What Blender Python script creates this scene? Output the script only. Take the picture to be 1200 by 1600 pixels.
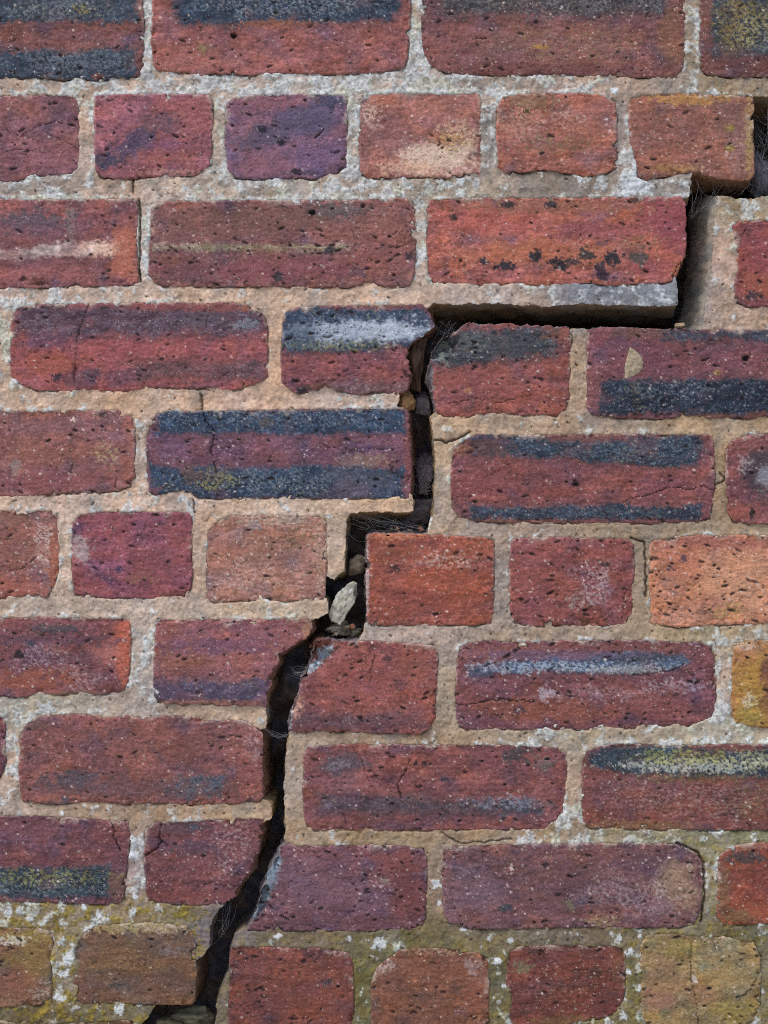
import bpy, math, random
import numpy as np

# ------------------------------------------------------------------ scene, camera, light
scene = bpy.context.scene
for o in list(bpy.data.objects):
    bpy.data.objects.remove(o, do_unlink=True)
COL = scene.collection

S = 0.00046            # metres per photo pixel on the wall's front face
ZC = 1.05              # height of the picture centre above the ground
DIST = 1.30            # camera to wall

cam_d = bpy.data.cameras.new('camera')
cam = bpy.data.objects.new('camera', cam_d)
COL.objects.link(cam)
cam.location = (0, -DIST, ZC)
cam.rotation_euler = (math.radians(90), 0, 0)
cam_d.sensor_fit = 'VERTICAL'
cam_d.sensor_height = 36.0
cam_d.lens = 36.0 * DIST / (1600 * S)
cam_d.clip_start = 0.02
cam_d.clip_end = 2000
scene.camera = cam

SUN_EL, SUN_AZ = math.radians(58), math.radians(-135)     # upper left, behind the camera
world = bpy.data.worlds.new('World')
scene.world = world
world.use_nodes = True
wn = world.node_tree
bg = wn.nodes['Background']
sky = wn.nodes.new('ShaderNodeTexSky')
sky.sky_type = 'NISHITA'
sky.sun_disc = False
sky.sun_elevation = SUN_EL
sky.sun_rotation = SUN_AZ
sky.air_density = 1.0
sky.dust_density = 3.0
sky.ozone_density = 1.0
wn.links.new(sky.outputs[0], bg.inputs[0])
bg.inputs[1].default_value = 0.135

sun_d = bpy.data.lights.new('sun', 'SUN')
sun = bpy.data.objects.new('sun', sun_d)
COL.objects.link(sun)
sun_d.energy = 1.5
sun_d.angle = math.radians(26)
sun_d.color = (1.0, 0.975, 0.95)
to_sun = (math.sin(SUN_AZ) * math.cos(SUN_EL), math.cos(SUN_AZ) * math.cos(SUN_EL), math.sin(SUN_EL))
from mathutils import Vector
sun.rotation_euler = Vector(to_sun).to_track_quat('Z', 'Y').to_euler()
sun.location = (-2, -3, 4)

scene.view_settings.view_transform = 'Standard'
scene.view_settings.look = 'None'
scene.view_settings.exposure = 0.32
scene.view_settings.gamma = 1.0
scene.view_settings.use_curve_mapping = False
scene.render.engine = 'CYCLES'
scene.cycles.use_denoising = False
scene.cycles.denoiser = 'OPENIMAGEDENOISE'
scene.cycles.denoising_input_passes = 'RGB_ALBEDO_NORMAL'
scene.cycles.denoising_prefilter = 'ACCURATE'
scene.cycles.pixel_filter_type = 'BLACKMAN_HARRIS'
scene.cycles.filter_width = 0.95
scene.cycles.max_bounces = 6
scene.cycles.diffuse_bounces = 4
scene.cycles.glossy_bounces = 2

rng = np.random.default_rng(7)
random.seed(7)

# ------------------------------------------------------------------ noise
_perm = {}
def _tab(seed):
    if seed not in _perm:
        r = np.random.default_rng(1000 + seed)
        p = r.permutation(512).astype(np.int32)
        a = r.random(512) * 2 * np.pi
        _perm[seed] = (p, np.cos(a).astype(np.float32), np.sin(a).astype(np.float32))
    return _perm[seed]

def perlin(x, y, seed=0):
    p, gx, gy = _tab(seed)
    xf = np.floor(x); yf = np.floor(y)
    xi = xf.astype(np.int32) & 511; yi = yf.astype(np.int32) & 511
    fx = (x - xf).astype(np.float32); fy = (y - yf).astype(np.float32)
    x1 = (xi + 1) & 511; y1 = (yi + 1) & 511
    a0 = p[xi]; a1 = p[x1]
    h00 = p[(a0 + yi) & 511]; h10 = p[(a1 + yi) & 511]
    h01 = p[(a0 + y1) & 511]; h11 = p[(a1 + y1) & 511]
    u = fx * fx * fx * (fx * (fx * 6 - 15) + 10)
    v = fy * fy * fy * (fy * (fy * 6 - 15) + 10)
    n00 = gx[h00] * fx + gy[h00] * fy
    n10 = gx[h10] * (fx - 1) + gy[h10] * fy
    n01 = gx[h01] * fx + gy[h01] * (fy - 1)
    n11 = gx[h11] * (fx - 1) + gy[h11] * (fy - 1)
    a = n00 + u * (n10 - n00); b = n01 + u * (n11 - n01)
    return (a + v * (b - a)) * 1.45

def fbm(x, y, sc, octv=4, seed=0, gain=0.5, stretch=1.0):
    t = np.zeros_like(np.asarray(x, dtype=np.float32)); amp = 1.0; f = 1.0 / sc
    for k in range(octv):
        ca, sa = math.cos(0.5 + 1.1 * k), math.sin(0.5 + 1.1 * k)
        xa = x * (f / stretch); ya = y * f
        t = t + amp * perlin(xa * ca - ya * sa + 7.3 * k, xa * sa + ya * ca + 3.1 * k, seed + k)
        amp *= gain; f *= 2.03
    return t

def sstep(a, b, x):
    t = np.clip((x - a) / (b - a), 0, 1)
    return t * t * (3 - 2 * t)

def poly_sdf(P, X, Y):
    """inside-positive distance to a closed polygon"""
    P = np.asarray(P, dtype=np.float32)
    d = np.full(X.shape, 1e9, dtype=np.float32)
    ins = np.zeros(X.shape, dtype=bool)
    n = len(P)
    for i in range(n):
        ax, ay = P[i]; bx, by = P[(i + 1) % n]
        ex, ey = bx - ax, by - ay
        wx = X - ax; wy = Y - ay
        t = np.clip((wx * ex + wy * ey) / (ex * ex + ey * ey + 1e-9), 0, 1)
        dx = wx - ex * t; dy = wy - ey * t
        d = np.minimum(d, dx * dx + dy * dy)
        c = ((ay > Y) != (by > Y))
        if abs(ey) > 1e-9:
            ins ^= c & (X < ax + (Y - ay) * ex / ey)
    d = np.sqrt(d)
    return np.where(ins, d, -d)

def line_dist(L, X, Y):
    d = np.full(np.shape(X), 1e9, dtype=np.float32)
    for (ax, ay), (bx, by) in zip(L[:-1], L[1:]):
        ex, ey = bx - ax, by - ay
        wx = X - ax; wy = Y - ay
        t = np.clip((wx * ex + wy * ey) / (ex * ex + ey * ey + 1e-9), 0, 1)
        dx = wx - ex * t; dy = wy - ey * t
        d = np.minimum(d, dx * dx + dy * dy)
    return np.sqrt(d)

def lin(c):
    c = np.clip(np.asarray(c, dtype=np.float32) / 255.0, 0, 1)
    return np.where(c <= 0.04045, c / 12.92, ((c + 0.055) / 1.055) ** 2.4)

# ------------------------------------------------------------------ the drawing grid: fine in the photographed area, coarse in the margin
G, GC = 1.6, 10.0
XMIN, XMAX, YMIN, YMAX = -760, 1960, -500, 2100
def axis(lo, a, b, hi):
    left = np.arange(a - GC, lo - GC, -GC)[::-1]
    right = np.arange(b + GC, hi + GC, GC)
    return np.concatenate([left, np.arange(a, b + 0.01, G), right]).astype(np.float32)
XS = axis(XMIN, -24, 1224, XMAX)
YS = axis(YMIN, -24, 1624, YMAX)
NX, NY = len(XS), len(YS)

def contour_mesh(F, xs, ys):
    """marching squares: triangles/quads of the region F>0 plus its boundary edges"""
    ny, nx = F.shape
    ins = F > 0
    idx = -np.ones(F.shape, dtype=np.int64)
    jj, ii = np.nonzero(ins)
    idx[jj, ii] = np.arange(len(jj))
    U = list(); V = list()
    U0 = xs[ii]; V0 = ys[jj]
    nv = len(jj)
    cnt = ins[:-1, :-1].astype(np.int8) + ins[:-1, 1:] + ins[1:, 1:] + ins[1:, :-1]
    fj, fi = np.nonzero(cnt == 4)
    quads = np.stack([idx[fj, fi], idx[fj + 1, fi], idx[fj + 1, fi + 1], idx[fj, fi + 1]], 1)
    mj, mi = np.nonzero((cnt > 0) & (cnt < 4))
    cross = {}
    polys = []; bedges = []
    Fl = F
    def cv(ja, ia, jb, ib):
        nonlocal nv
        key = (ja, ia, jb, ib) if (ja, ia) < (jb, ib) else (jb, ib, ja, ia)
        r = cross.get(key)
        if r is None:
            ja, ia, jb, ib = key
            a = float(Fl[ja, ia]); b = float(Fl[jb, ib])
            t = a / (a - b)
            t = min(max(t, 0.04), 0.96)
            U.append(xs[ia] + (xs[ib] - xs[ia]) * t); V.append(ys[ja] + (ys[jb] - ys[ja]) * t)
            r = nv; cross[key] = r; nv += 1
        return r
    for j, i in zip(mj.tolist(), mi.tolist()):
        cs = ((j, i), (j + 1, i), (j + 1, i + 1), (j, i + 1))
        pl = []; kinds = []
        for k in range(4):
            a = cs[k]; b = cs[(k + 1) % 4]
            if ins[a]:
                pl.append(int(idx[a])); kinds.append(0)
            if ins[a] != ins[b]:
                pl.append(cv(a[0], a[1], b[0], b[1])); kinds.append(1 if ins[a] else 2)
        n = len(pl)
        polys.append(pl)
        for k in range(n):
            if kinds[k] == 1 and kinds[(k + 1) % n] == 2:
                bedges.append((pl[k], pl[(k + 1) % n]))
    u = np.concatenate([U0, np.array(U, dtype=np.float32)]) if U else U0
    v = np.concatenate([V0, np.array(V, dtype=np.float32)]) if V else V0
    return u, v, quads, polys, bedges

def dull(c, k=0.15):
    g = c @ np.array((0.35, 0.45, 0.2), dtype=np.float32)
    return c + (g[:, None] * np.array((1.0, 1.0, 1.02), dtype=np.float32) - c) * k

def make_mesh(name, verts, quads, polys, cols=None, attrs=None):
    me = bpy.data.meshes.new(name)
    nq = len(quads)
    loops = [np.asarray(quads, dtype=np.int32).ravel()] if nq else []
    lens = [np.full(nq, 4, dtype=np.int32)] if nq else []
    if polys:
        loops.append(np.fromiter((x for p in polys for x in p), dtype=np.int32))
        lens.append(np.fromiter((len(p) for p in polys), dtype=np.int32))
    loops = np.concatenate(loops); lens = np.concatenate(lens)
    me.vertices.add(len(verts)); me.vertices.foreach_set('co', np.asarray(verts, dtype=np.float32).ravel())
    me.loops.add(len(loops)); me.loops.foreach_set('vertex_index', loops)
    me.polygons.add(len(lens))
    starts = np.concatenate([[0], np.cumsum(lens)[:-1]]).astype(np.int32)
    me.polygons.foreach_set('loop_start', starts)
    me.polygons.foreach_set('loop_total', lens)
    me.polygons.foreach_set('use_smooth', np.ones(len(lens), dtype=bool))
    me.update(calc_edges=True)
    if cols is not None:
        a = me.color_attributes.new('tint', 'FLOAT_COLOR', 'POINT')
        c4 = np.ones((len(verts), 4), dtype=np.float32); c4[:, :3] = cols
        a.data.foreach_set('color', c4.ravel())
    for k, arr in (attrs or {}).items():
        a = me.attributes.new(k, 'FLOAT', 'POINT')
        a.data.foreach_set('value', np.asarray(arr, dtype=np.float32))
    me.validate()
    return me

def link(name, me, mat, parent=None, loc=None):
    o = bpy.data.objects.new(name, me)
    COL.objects.link(o)
    if mat is not None and not me.materials:
        me.materials.append(mat)
    if loc is not None:
        o.location = loc
    if parent is not None:
        o.parent = parent
    return o

def tag(o, label, cat, group=None):
    o['label'] = label; o['category'] = cat
    if group: o['group'] = group
    return o

def W(u, v, h):
    """photo pixel + height in front of the wall face (pixels) -> world"""
    u = np.asarray(u, dtype=np.float32); v = np.asarray(v, dtype=np.float32); h = np.asarray(h, dtype=np.float32)
    return np.stack(np.broadcast_arrays((u - 600) * S, -h * S, ZC + (800 - v) * S), -1)

# ------------------------------------------------------------------ materials
def nodes_of(name):
    m = bpy.data.materials.new(name); m.use_nodes = True
    nt = m.node_tree
    return m, nt, nt.nodes['Principled BSDF']

def _n(nt, t, **kw):
    n = nt.nodes.new(t)
    for k, v in kw.items():
        setattr(n, k, v)
    return n

def noise(nt, pos, scale, detail=4, rough=0.6):
    n = _n(nt, 'ShaderNodeTexNoise')
    n.inputs['Scale'].default_value = scale; n.inputs['Detail'].default_value = detail; n.inputs['Roughness'].default_value = rough
    nt.links.new(pos, n.inputs['Vector'])
    return n.outputs['Fac']

def vor(nt, pos, scale):
    n = _n(nt, 'ShaderNodeTexVoronoi'); n.inputs['Scale'].default_value = scale
    nt.links.new(pos, n.inputs['Vector'])
    return n.outputs['Distance'], n.outputs['Color']

def mapr(nt, x, a, b, c, d):
    n = _n(nt, 'ShaderNodeMapRange'); n.clamp = True
    nt.links.new(x, n.inputs['Value'])
    for k, v in zip(('From Min', 'From Max', 'To Min', 'To Max'), (a, b, c, d)):
        n.inputs[k].default_value = v
    return n.outputs['Result']

def math_(nt, op, a, b):
    n = _n(nt, 'ShaderNodeMath', operation=op)
    for k, x in enumerate((a, b)):
        if isinstance(x, (int, float)): n.inputs[k].default_value = x
        else: nt.links.new(x, n.inputs[k])
    return n.outputs[0]

def mixc(nt, fac, a, b, mode='MIX'):
    n = _n(nt, 'ShaderNodeMix', data_type='RGBA', blend_type=mode)
    if isinstance(fac, (int, float)): n.inputs[0].default_value = fac
    else: nt.links.new(fac, n.inputs[0])
    for k, x in ((6, a), (7, b)):
        if isinstance(x, tuple): n.inputs[k].default_value = (*x, 1)
        else: nt.links.new(x, n.inputs[k])
    return n.outputs[2]

def bump(nt, h, dist, strength, prev=None):
    n = _n(nt, 'ShaderNodeBump'); n.inputs['Strength'].default_value = strength; n.inputs['Distance'].default_value = dist
    nt.links.new(h, n.inputs['Height'])
    if prev is not None: nt.links.new(prev, n.inputs['Normal'])
    return n.outputs[0]

def granular(name, tint=None, grain=(0.70, 1.30), fleck=0.5, fleck_col=(0.62, 0.58, 0.55), pits=0.8, bump_s=0.75, rough=0.9, fleck_thr=0.66, pit_scale=620):
    m, nt, b = nodes_of(name)
    geo = _n(nt, 'ShaderNodeNewGeometry'); pos = geo.outputs['Position']
    if tint is None:
        a = _n(nt, 'ShaderNodeAttribute', attribute_name='tint'); col = a.outputs['Color']
    else:
        r = _n(nt, 'ShaderNodeRGB'); r.outputs[0].default_value = (*tint, 1); col = r.outputs[0]
    mp = _n(nt, 'ShaderNodeMapping'); mp.inputs['Scale'].default_value = (0.62, 1.0, 1.0)
    nt.links.new(pos, mp.inputs['Vector']); spos = mp.outputs['Vector']
    n1 = noise(nt, spos, 760, 5, 0.72)
    g = mapr(nt, n1, 0.3, 0.7, *grain)
    n2 = noise(nt, pos, 120, 3, 0.6)
    g2 = mapr(nt, n2, 0.3, 0.7, 0.86, 1.14)
    gm = math_(nt, 'MULTIPLY', g, g2)
    cmb = _n(nt, 'ShaderNodeCombineColor')
    for k in range(3): nt.links.new(gm, cmb.inputs[k])
    col = mixc(nt, 1.0, col, cmb.outputs[0], 'MULTIPLY')
    # mineral flecks
    n3 = noise(nt, pos, 1050, 2, 0.5)
    fl = mapr(nt, n3, fleck_thr, fleck_thr + 0.05, 0, fleck)
    fl = math_(nt, 'MULTIPLY', fl, mapr(nt, noise(nt, pos, 90, 3, 0.65), 0.45, 0.62, 0.15, 1.3))
    col = mixc(nt, fl, col, fleck_col)
    # pores
    d, c = vor(nt, pos, pit_scale)
    sep = _n(nt, 'ShaderNodeSeparateColor'); nt.links.new(c, sep.inputs[0])
    rad = mapr(nt, sep.outputs[0], 0.6, 1.0, 0.0, 0.36)
    hole = math_(nt, 'SUBTRACT', rad, d)
    hole = mapr(nt, hole, 0.0, 0.10, 0, 1)
    hole = math_(nt, 'MULTIPLY', hole, mapr(nt, noise(nt, spos, 75, 3, 0.65), 0.47, 0.60, 0.0, 1.0))
    holec = math_(nt, 'MULTIPLY', hole, pits * 0.75)
    col = mixc(nt, holec, col, (0.035, 0.026, 0.026))
    nt.links.new(col, b.inputs['Base Color'])
    b.inputs['Roughness'].default_value = rough
    b.inputs['Specular IOR Level'].default_value = 0.25
    n4 = noise(nt, spos, 620, 6, 0.75)
    bp = bump(nt, n4, 0.0010, bump_s)
    inv = math_(nt, 'SUBTRACT', 1.0, hole)
    bp = bump(nt, inv, 0.0006, pits * 0.9, bp)
    nt.links.new(bp, b.inputs['Normal'])
    return m

M_BRICK = granular('fired_clay', fleck=0.55)
M_MORTAR = granular('lime_mortar', grain=(0.85, 1.15), fleck=0.3, fleck_col=(0.75, 0.73, 0.68), pits=0.3, bump_s=0.55, rough=0.95, pit_scale=450)
M_CORE = granular('dirty_core', pits=0.4, fleck=0.3)
M_PALE_GROUND = granular('pale_ground', tint=tuple(float(x) for x in lin((186, 178, 166))), pits=0.2, fleck=0.1)  # unseen ground, kept pale to bounce light up into the crack

# ------------------------------------------------------------------ brick data: outline in photo pixels, clay colour, marks
def B(x0, y0, x1, y1, c, s=0.92, f=9, na=7): return ('B', x0, y0, x1, y1, c, s, f, na)          # fired band
def E(cx, cy, rx, ry, c, s=0.7, patch=0.0, rot=0): return ('E', cx, cy, rx, ry, c, s, patch, rot)  # patch
def C(pts, w=1.6, dep=5): return ('C', pts, w, dep)                                              # hairline crack
def D(cx, cy, rx, ry, dep): return ('D', cx, cy, rx, ry, dep)                                    # spalled dent
def Q(pts, c, s=0.9, f=10, na=6): return ('Q', pts, c, s, f, na)                                 # free-form band

INK = (58, 66, 79); INK2 = (48, 55, 67); WHT = (205, 206, 204); PALE = (190, 178, 168); BLU = (140, 156, 178)
YEL = (150, 128, 58); GRN = (128, 124, 78); ORG = (186, 104, 70); PUR = (98, 76, 98)

BR = []   # (name suffix for me, outline, colour, marks, options)
def brick(key, pts, col, marks=(), pits=1.0, flecks=1.0, var=1.0, h=None, label=None, edge=None):
    BR.append(dict(key=key, pts=pts, col=col, marks=marks, pits=pits, flecks=flecks, var=var, h=h, label=label, edge=edge))

# course 0
brick('0a', [(-190, -22), (214, -22), (222, -6), (226, 40), (224, 100), (218, 117), (200, 125), (190, 121), (175, 121), (150, 129), (135, 124), (120, 121), (100, 126), (80, 124), (55, 121), (0, 122), (-190, 122)], (134, 84, 82),
      [B(-185, -14, 214, 34, (68, 76, 86)), B(-185, 79, 211, 128, (64, 73, 85)), E(100, 15, 110, 20, (150, 152, 140), .5, .55), E(120, 95, 120, 22, (135, 142, 145), .5, .55), E(152, 120, 10, 6, (120, 70, 62), .8), E(126, 15, 14, 8, YEL, .6, .4)], flecks=1.3)
brick('0b', [(240, -24), (632, -24), (641, -8), (641, 44), (634, 52), (638, 60), (639, 84), (632, 106), (600, 112), (550, 116), (480, 116), (440, 114), (390, 117), (335, 115), (310, 119), (290, 113), (250, 112), (239, 105), (236, 60), (237, 0)], (154, 92, 88),
      [Q([(272, -20), (630, -20), (624, 16), (610, 30), (560, 35), (470, 39), (430, 36), (400, 40), (330, 42), (290, 40), (276, 26), (264, 6)], (58, 68, 82), .96, 12, 6), E(455, 8, 170, 26, (150, 160, 165), .55, .6), E(425, 38, 60, 7, (172, 100, 74), .7), E(300, 95, 80, 25, (172, 104, 92), .5), E(318, 76, 10, 8, GRN, .6, .055),
       D(365, 56, 6, 5, 9), E(365, 56, 6, 5, (48, 36, 36), .8)], pits=1.2)
brick('0c', [(664, -24), (1062, -24), (1070, -8), (1071, 40), (1069, 104), (1056, 121), (1000, 121), (960, 119), (900, 118), (850, 116), (790, 119), (700, 115), (676, 106), (661, 86), (657, 40), (658, -10)], (132, 82, 80),
      [B(690, -20, 1040, 24, (86, 76, 76), .85, 22, 8), E(880, 10, 180, 18, (140, 138, 125), .5, .6), E(830, 70, 200, 40, (150, 96, 90), .4), E(900, 70, 160, 40, GRN, .35, .55), E(1050, 60, 25, 70, (138, 96, 66), .5), E(845, 73, 12, 4, (176, 130, 60), .8), E(820, 110, 240, 12, (112, 68, 66), .5), C([(735, 62), (750, 58), (775, 60)], 1.5, 4)], pits=1.1)
brick('0d', [(1096, -24), (1490, -24), (1496, 20), (1494, 112), (1400, 120), (1300, 119), (1200, 120), (1150, 121), (1106, 118), (1095, 110), (1092, 60), (1093, 0)], (126, 80, 76),
      [B(1113, -18, 1480, 88, (64, 70, 76), .93, 14, 5), E(1160, 35, 48, 50, (146, 128, 66), .75, .45), E(1190, 60, 50, 40, (170, 165, 130), .5, .6), E(1185, 100, 80, 12, (104, 62, 62), .6)], flecks=1.2)
# course 1 (headers)
brick('1a', [(-72, 148), (40, 149), (60, 146), (116, 149), (123, 160), (124, 190), (122, 262), (112, 273), (70, 273), (48, 274), (30, 282), (0, 284), (-72, 283)], (140, 90, 95),
      [E(20, 165, 30, 20, (165, 100, 85), .5), E(95, 165, 30, 18, (112, 78, 86), .6), E(60, 245, 60, 30, (150, 92, 100), .5), C([(8, 200), (30, 215), (60, 195), (95, 190), (120, 200)], 1.3, 4), C([(10, 236), (55, 235), (70, 240)], 1.2, 3), C([(70, 205), (95, 220), (120, 230)], 1.1, 3)], pits=1.2)
brick('1b', [(149, 150), (200, 147), (290, 147), (326, 147), (332, 158), (332, 200), (330, 258), (321, 263), (305, 274), (270, 275), (235, 277), (215, 279), (190, 280), (158, 278), (149, 268), (147, 240), (146, 180)], (156, 92, 100),
      [E(215, 222, 76, 20, (84, 72, 98), .85, 0, -33), E(165, 252, 26, 12, (66, 66, 88), .7), E(258, 230, 34, 16, (130, 80, 108), .6), E(255, 245, 70, 14, (172, 98, 92), .5), E(300, 185, 36, 40, (165, 96, 96), .6), E(240, 190, 30, 14, (140, 92, 88), .5), E(265, 270, 50, 6, (175, 130, 112), .6, .055)], pits=1.3)
brick('1c', [(352, 166), (362, 153), (400, 147), (500, 147), (539, 147), (543, 154), (543, 190), (541, 262), (525, 270), (505, 276), (486, 281), (470, 277), (450, 281), (425, 278), (400, 280), (366, 278), (355, 264), (350, 225)], (126, 88, 108),
      [E(480, 185, 70, 30, (94, 86, 116), .8, 0, -20), E(515, 158, 30, 12, (70, 72, 96), .8), E(425, 205, 60, 22, (92, 82, 106), .75, 0, -20), E(420, 160, 70, 12, (150, 94, 104), .7), E(400, 262, 50, 22, (148, 94, 106), .7), E(500, 245, 45, 30, (118, 92, 130), .7), C([(492, 215), (505, 202), (498, 195)], 2, 6), E(440, 222, 8, 5, (40, 42, 50), .9), E(410, 202, 9, 5, (45, 45, 60), .9), E(462, 268, 6, 5, (50, 45, 60), .9)], pits=1.7, flecks=.6)
brick('1d', [(562, 160), (572, 150), (600, 146), (650, 144), (700, 147), (746, 144), (752, 152), (752, 200), (752, 274), (735, 272), (700, 278), (660, 277), (610, 278), (575, 278), (562, 268), (560, 215)], (162, 104, 94),
      [E(690, 245, 80, 30, (222, 196, 172), .9, .055), E(640, 262, 50, 14, (214, 168, 140), .8, .055), E(718, 215, 40, 30, (205, 175, 140), .7, .4), E(705, 220, 26, 16, (190, 145, 80), .55, .4), E(610, 205, 55, 30, (142, 92, 92), .6), E(580, 178, 18, 22, (215, 180, 160), .8, .35), E(600, 155, 26, 10, (190, 112, 84), .7), E(700, 160, 40, 14, (150, 95, 85), .5)], flecks=1.8)
brick('1e', [(776, 164), (786, 152), (812, 147), (860, 145), (905, 144), (942, 149), (962, 160), (965, 185), (963, 262), (945, 271), (915, 276), (900, 272), (880, 270), (855, 267), (838, 266), (815, 270), (790, 272), (778, 263), (775, 210)], (166, 100, 86),
      [E(815, 190, 40, 35, (200, 165, 140), .5, .5), E(870, 225, 60, 14, GRN, .5, .5), E(830, 158, 40, 12, (120, 104, 72), .55, .055), E(910, 195, 50, 30, (176, 112, 96), .4), E(880, 185, 40, 12, (205, 180, 160), .5, .6), E(823, 174, 6, 4, (75, 72, 30), .9)], pits=.6, flecks=1.5)
brick('1f', [(981, 162), (986, 152), (1010, 147), (1050, 145), (1100, 147), (1170, 149), (1178, 156), (1177, 200), (1179, 270), (1174, 280), (1160, 282), (1120, 279), (1104, 275), (1090, 270), (1078, 269), (1060, 273), (1030, 277), (1010, 281), (997, 276), (991, 250), (983, 220)], (148, 94, 80),
      [E(1085, 153, 70, 11, (186, 134, 70), .85, .1), E(1040, 200, 70, 30, (138, 90, 84), .5), E(1150, 190, 40, 40, (134, 96, 90), .6), E(1155, 245, 28, 40, (168, 130, 128), .5, .4), E(1172, 210, 8, 70, (176, 150, 80), .6, .055), E(1040, 245, 55, 20, (168, 100, 82), .5), E(1060, 262, 40, 8, (190, 150, 80), .6, .4), E(1140, 200, 8, 6, YEL, .8), E(1140, 232, 8, 5, YEL, .8)], pits=.6, flecks=1.4)
# course 2
brick('2a', [(-195, 312), (100, 311), (208, 310), (215, 317), (216, 350), (214, 400), (217, 438), (212, 445), (200, 446), (100, 448), (75, 450), (0, 450), (-195, 450)], (146, 88, 90),
      [E(50, 345, 75, 18, (96, 84, 96), .8), E(40, 362, 90, 14, (118, 84, 98), .6), Q([(-190, 390), (40, 388), (90, 380), (140, 378), (190, 380), (188, 398), (110, 400), (60, 404), (-190, 408)], (198, 180, 172), .92, 9, 6), E(165, 388, 42, 14, (226, 184, 156), .8, .055), E(195, 395, 26, 55, (190, 108, 84), .8), E(110, 425, 80, 14, (150, 90, 84), .5), E(40, 430, 80, 12, (168, 96, 96), .5), E(110, 345, 10, 28, (150, 140, 125), .5, .4), E(60, 440, 18, 7, (110, 70, 58), .8), D(60, 444, 16, 5, 5)], flecks=1.2, label='brick with a pale whitish stripe along its face')
brick('2b', [(235, 326), (245, 316), (265, 314), (350, 313), (500, 312), (560, 312), (600, 310), (638, 309), (646, 320), (650, 350), (650, 400), (647, 432), (640, 447), (605, 449), (592, 445), (575, 440), (560, 446), (548, 449), (500, 449), (400, 448), (300, 448), (255, 447), (240, 440), (232, 430), (233, 395)], (140, 90, 86),
      [E(430, 340, 190, 22, (120, 84, 78), .8), E(535, 328, 55, 14, (92, 90, 92), .7), E(340, 365, 110, 10, (138, 96, 90), .6), B(240, 383, 545, 391, (168, 156, 132), .75, 8, 6), E(400, 387, 140, 6, (135, 130, 85), .5, .4), E(420, 420, 200, 22, (140, 78, 86), .7), E(290, 425, 55, 20, (110, 74, 82), .6), E(600, 400, 50, 35, (158, 92, 84), .6), E(590, 345, 50, 30, (150, 96, 88), .5), E(435, 432, 9, 10, (60, 58, 66), .85), E(640, 400, 8, 6, (60, 52, 62), .8), E(515, 392, 10, 7, (62, 56, 66), .8), D(488, 332, 7, 5, 8), E(488, 332, 7, 5, (45, 42, 46), .9), D(567, 322, 4, 4, 7), C([(607, 386), (620, 384), (635, 383)], 1.6, 5), E(560, 425, 14, 10, (100, 74, 92), .6)], pits=1.4)
brick('2c', [(667, 322), (672, 312), (720, 309), (900, 308), (1000, 307), (1064, 307), (1070, 314), (1072, 340), (1072, 396), (1066, 408), (1060, 424), (1052, 437), (1040, 442), (1000, 444), (940, 446), (930, 442), (880, 444), (850, 446), (800, 444), (720, 444), (680, 443), (668, 432), (665, 380)], (170, 95, 83),
      [E(1045, 345, 55, 50, (152, 74, 84), .75), E(1010, 420, 40, 25, (160, 80, 84), .6), E(760, 345, 100, 24, (188, 92, 82), .5), E(840, 400, 160, 25, (184, 108, 74), .55), E(860, 322, 150, 12, (150, 100, 78), .6, .055), E(930, 360, 90, 12, (150, 78, 86), .5, .055), E(793, 320, 12, 6, (56, 54, 60), .9), E(862, 319, 11, 6, (54, 52, 58), .9), E(838, 400, 10, 11, (48, 46, 54), .95), E(875, 413, 15, 10, (44, 42, 50), .95), E(790, 415, 16, 8, (50, 48, 58), .95), E(918, 398, 12, 11, (62, 58, 58), .9), E(960, 402, 14, 11, (46, 46, 54), .95), E(1000, 402, 14, 18, (84, 78, 76), .9), E(940, 425, 12, 15, (62, 48, 60), .95), E(755, 408, 8, 6, (52, 50, 58), .9), E(895, 408, 12, 6, (56, 52, 60), .85), E(708, 340, 6, 5, (60, 52, 56), .85), E(995, 312, 12, 5, (70, 60, 60), .8), E(940, 380, 10, 5, (100, 70, 84), .7), E(1000, 380, 45, 12, (150, 110, 86), .6, .4), E(1063, 430, 12, 22, (150, 92, 62), .7), C([(1071, 402), (1060, 415), (1050, 432)], 1.6, 5)], pits=1.6, var=1.3, label='orange red brick spotted with black burn marks')
brick('2d', [(1144, 354), (1154, 346), (1200, 343), (1545, 344), (1550, 352), (1550, 470), (1540, 479), (1200, 480), (1166, 478), (1150, 470), (1146, 450), (1152, 420), (1150, 384)], (146, 76, 74),
      [E(1180, 445, 40, 26, (160, 86, 66), .7), E(1178, 463, 14, 8, (70, 54, 62), .85), E(1162, 362, 12, 10, (100, 60, 64), .6), E(1190, 400, 30, 30, (150, 74, 80), .5), C([(1162, 368), (1166, 356)], 2, 5)], pits=1.5)
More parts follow.
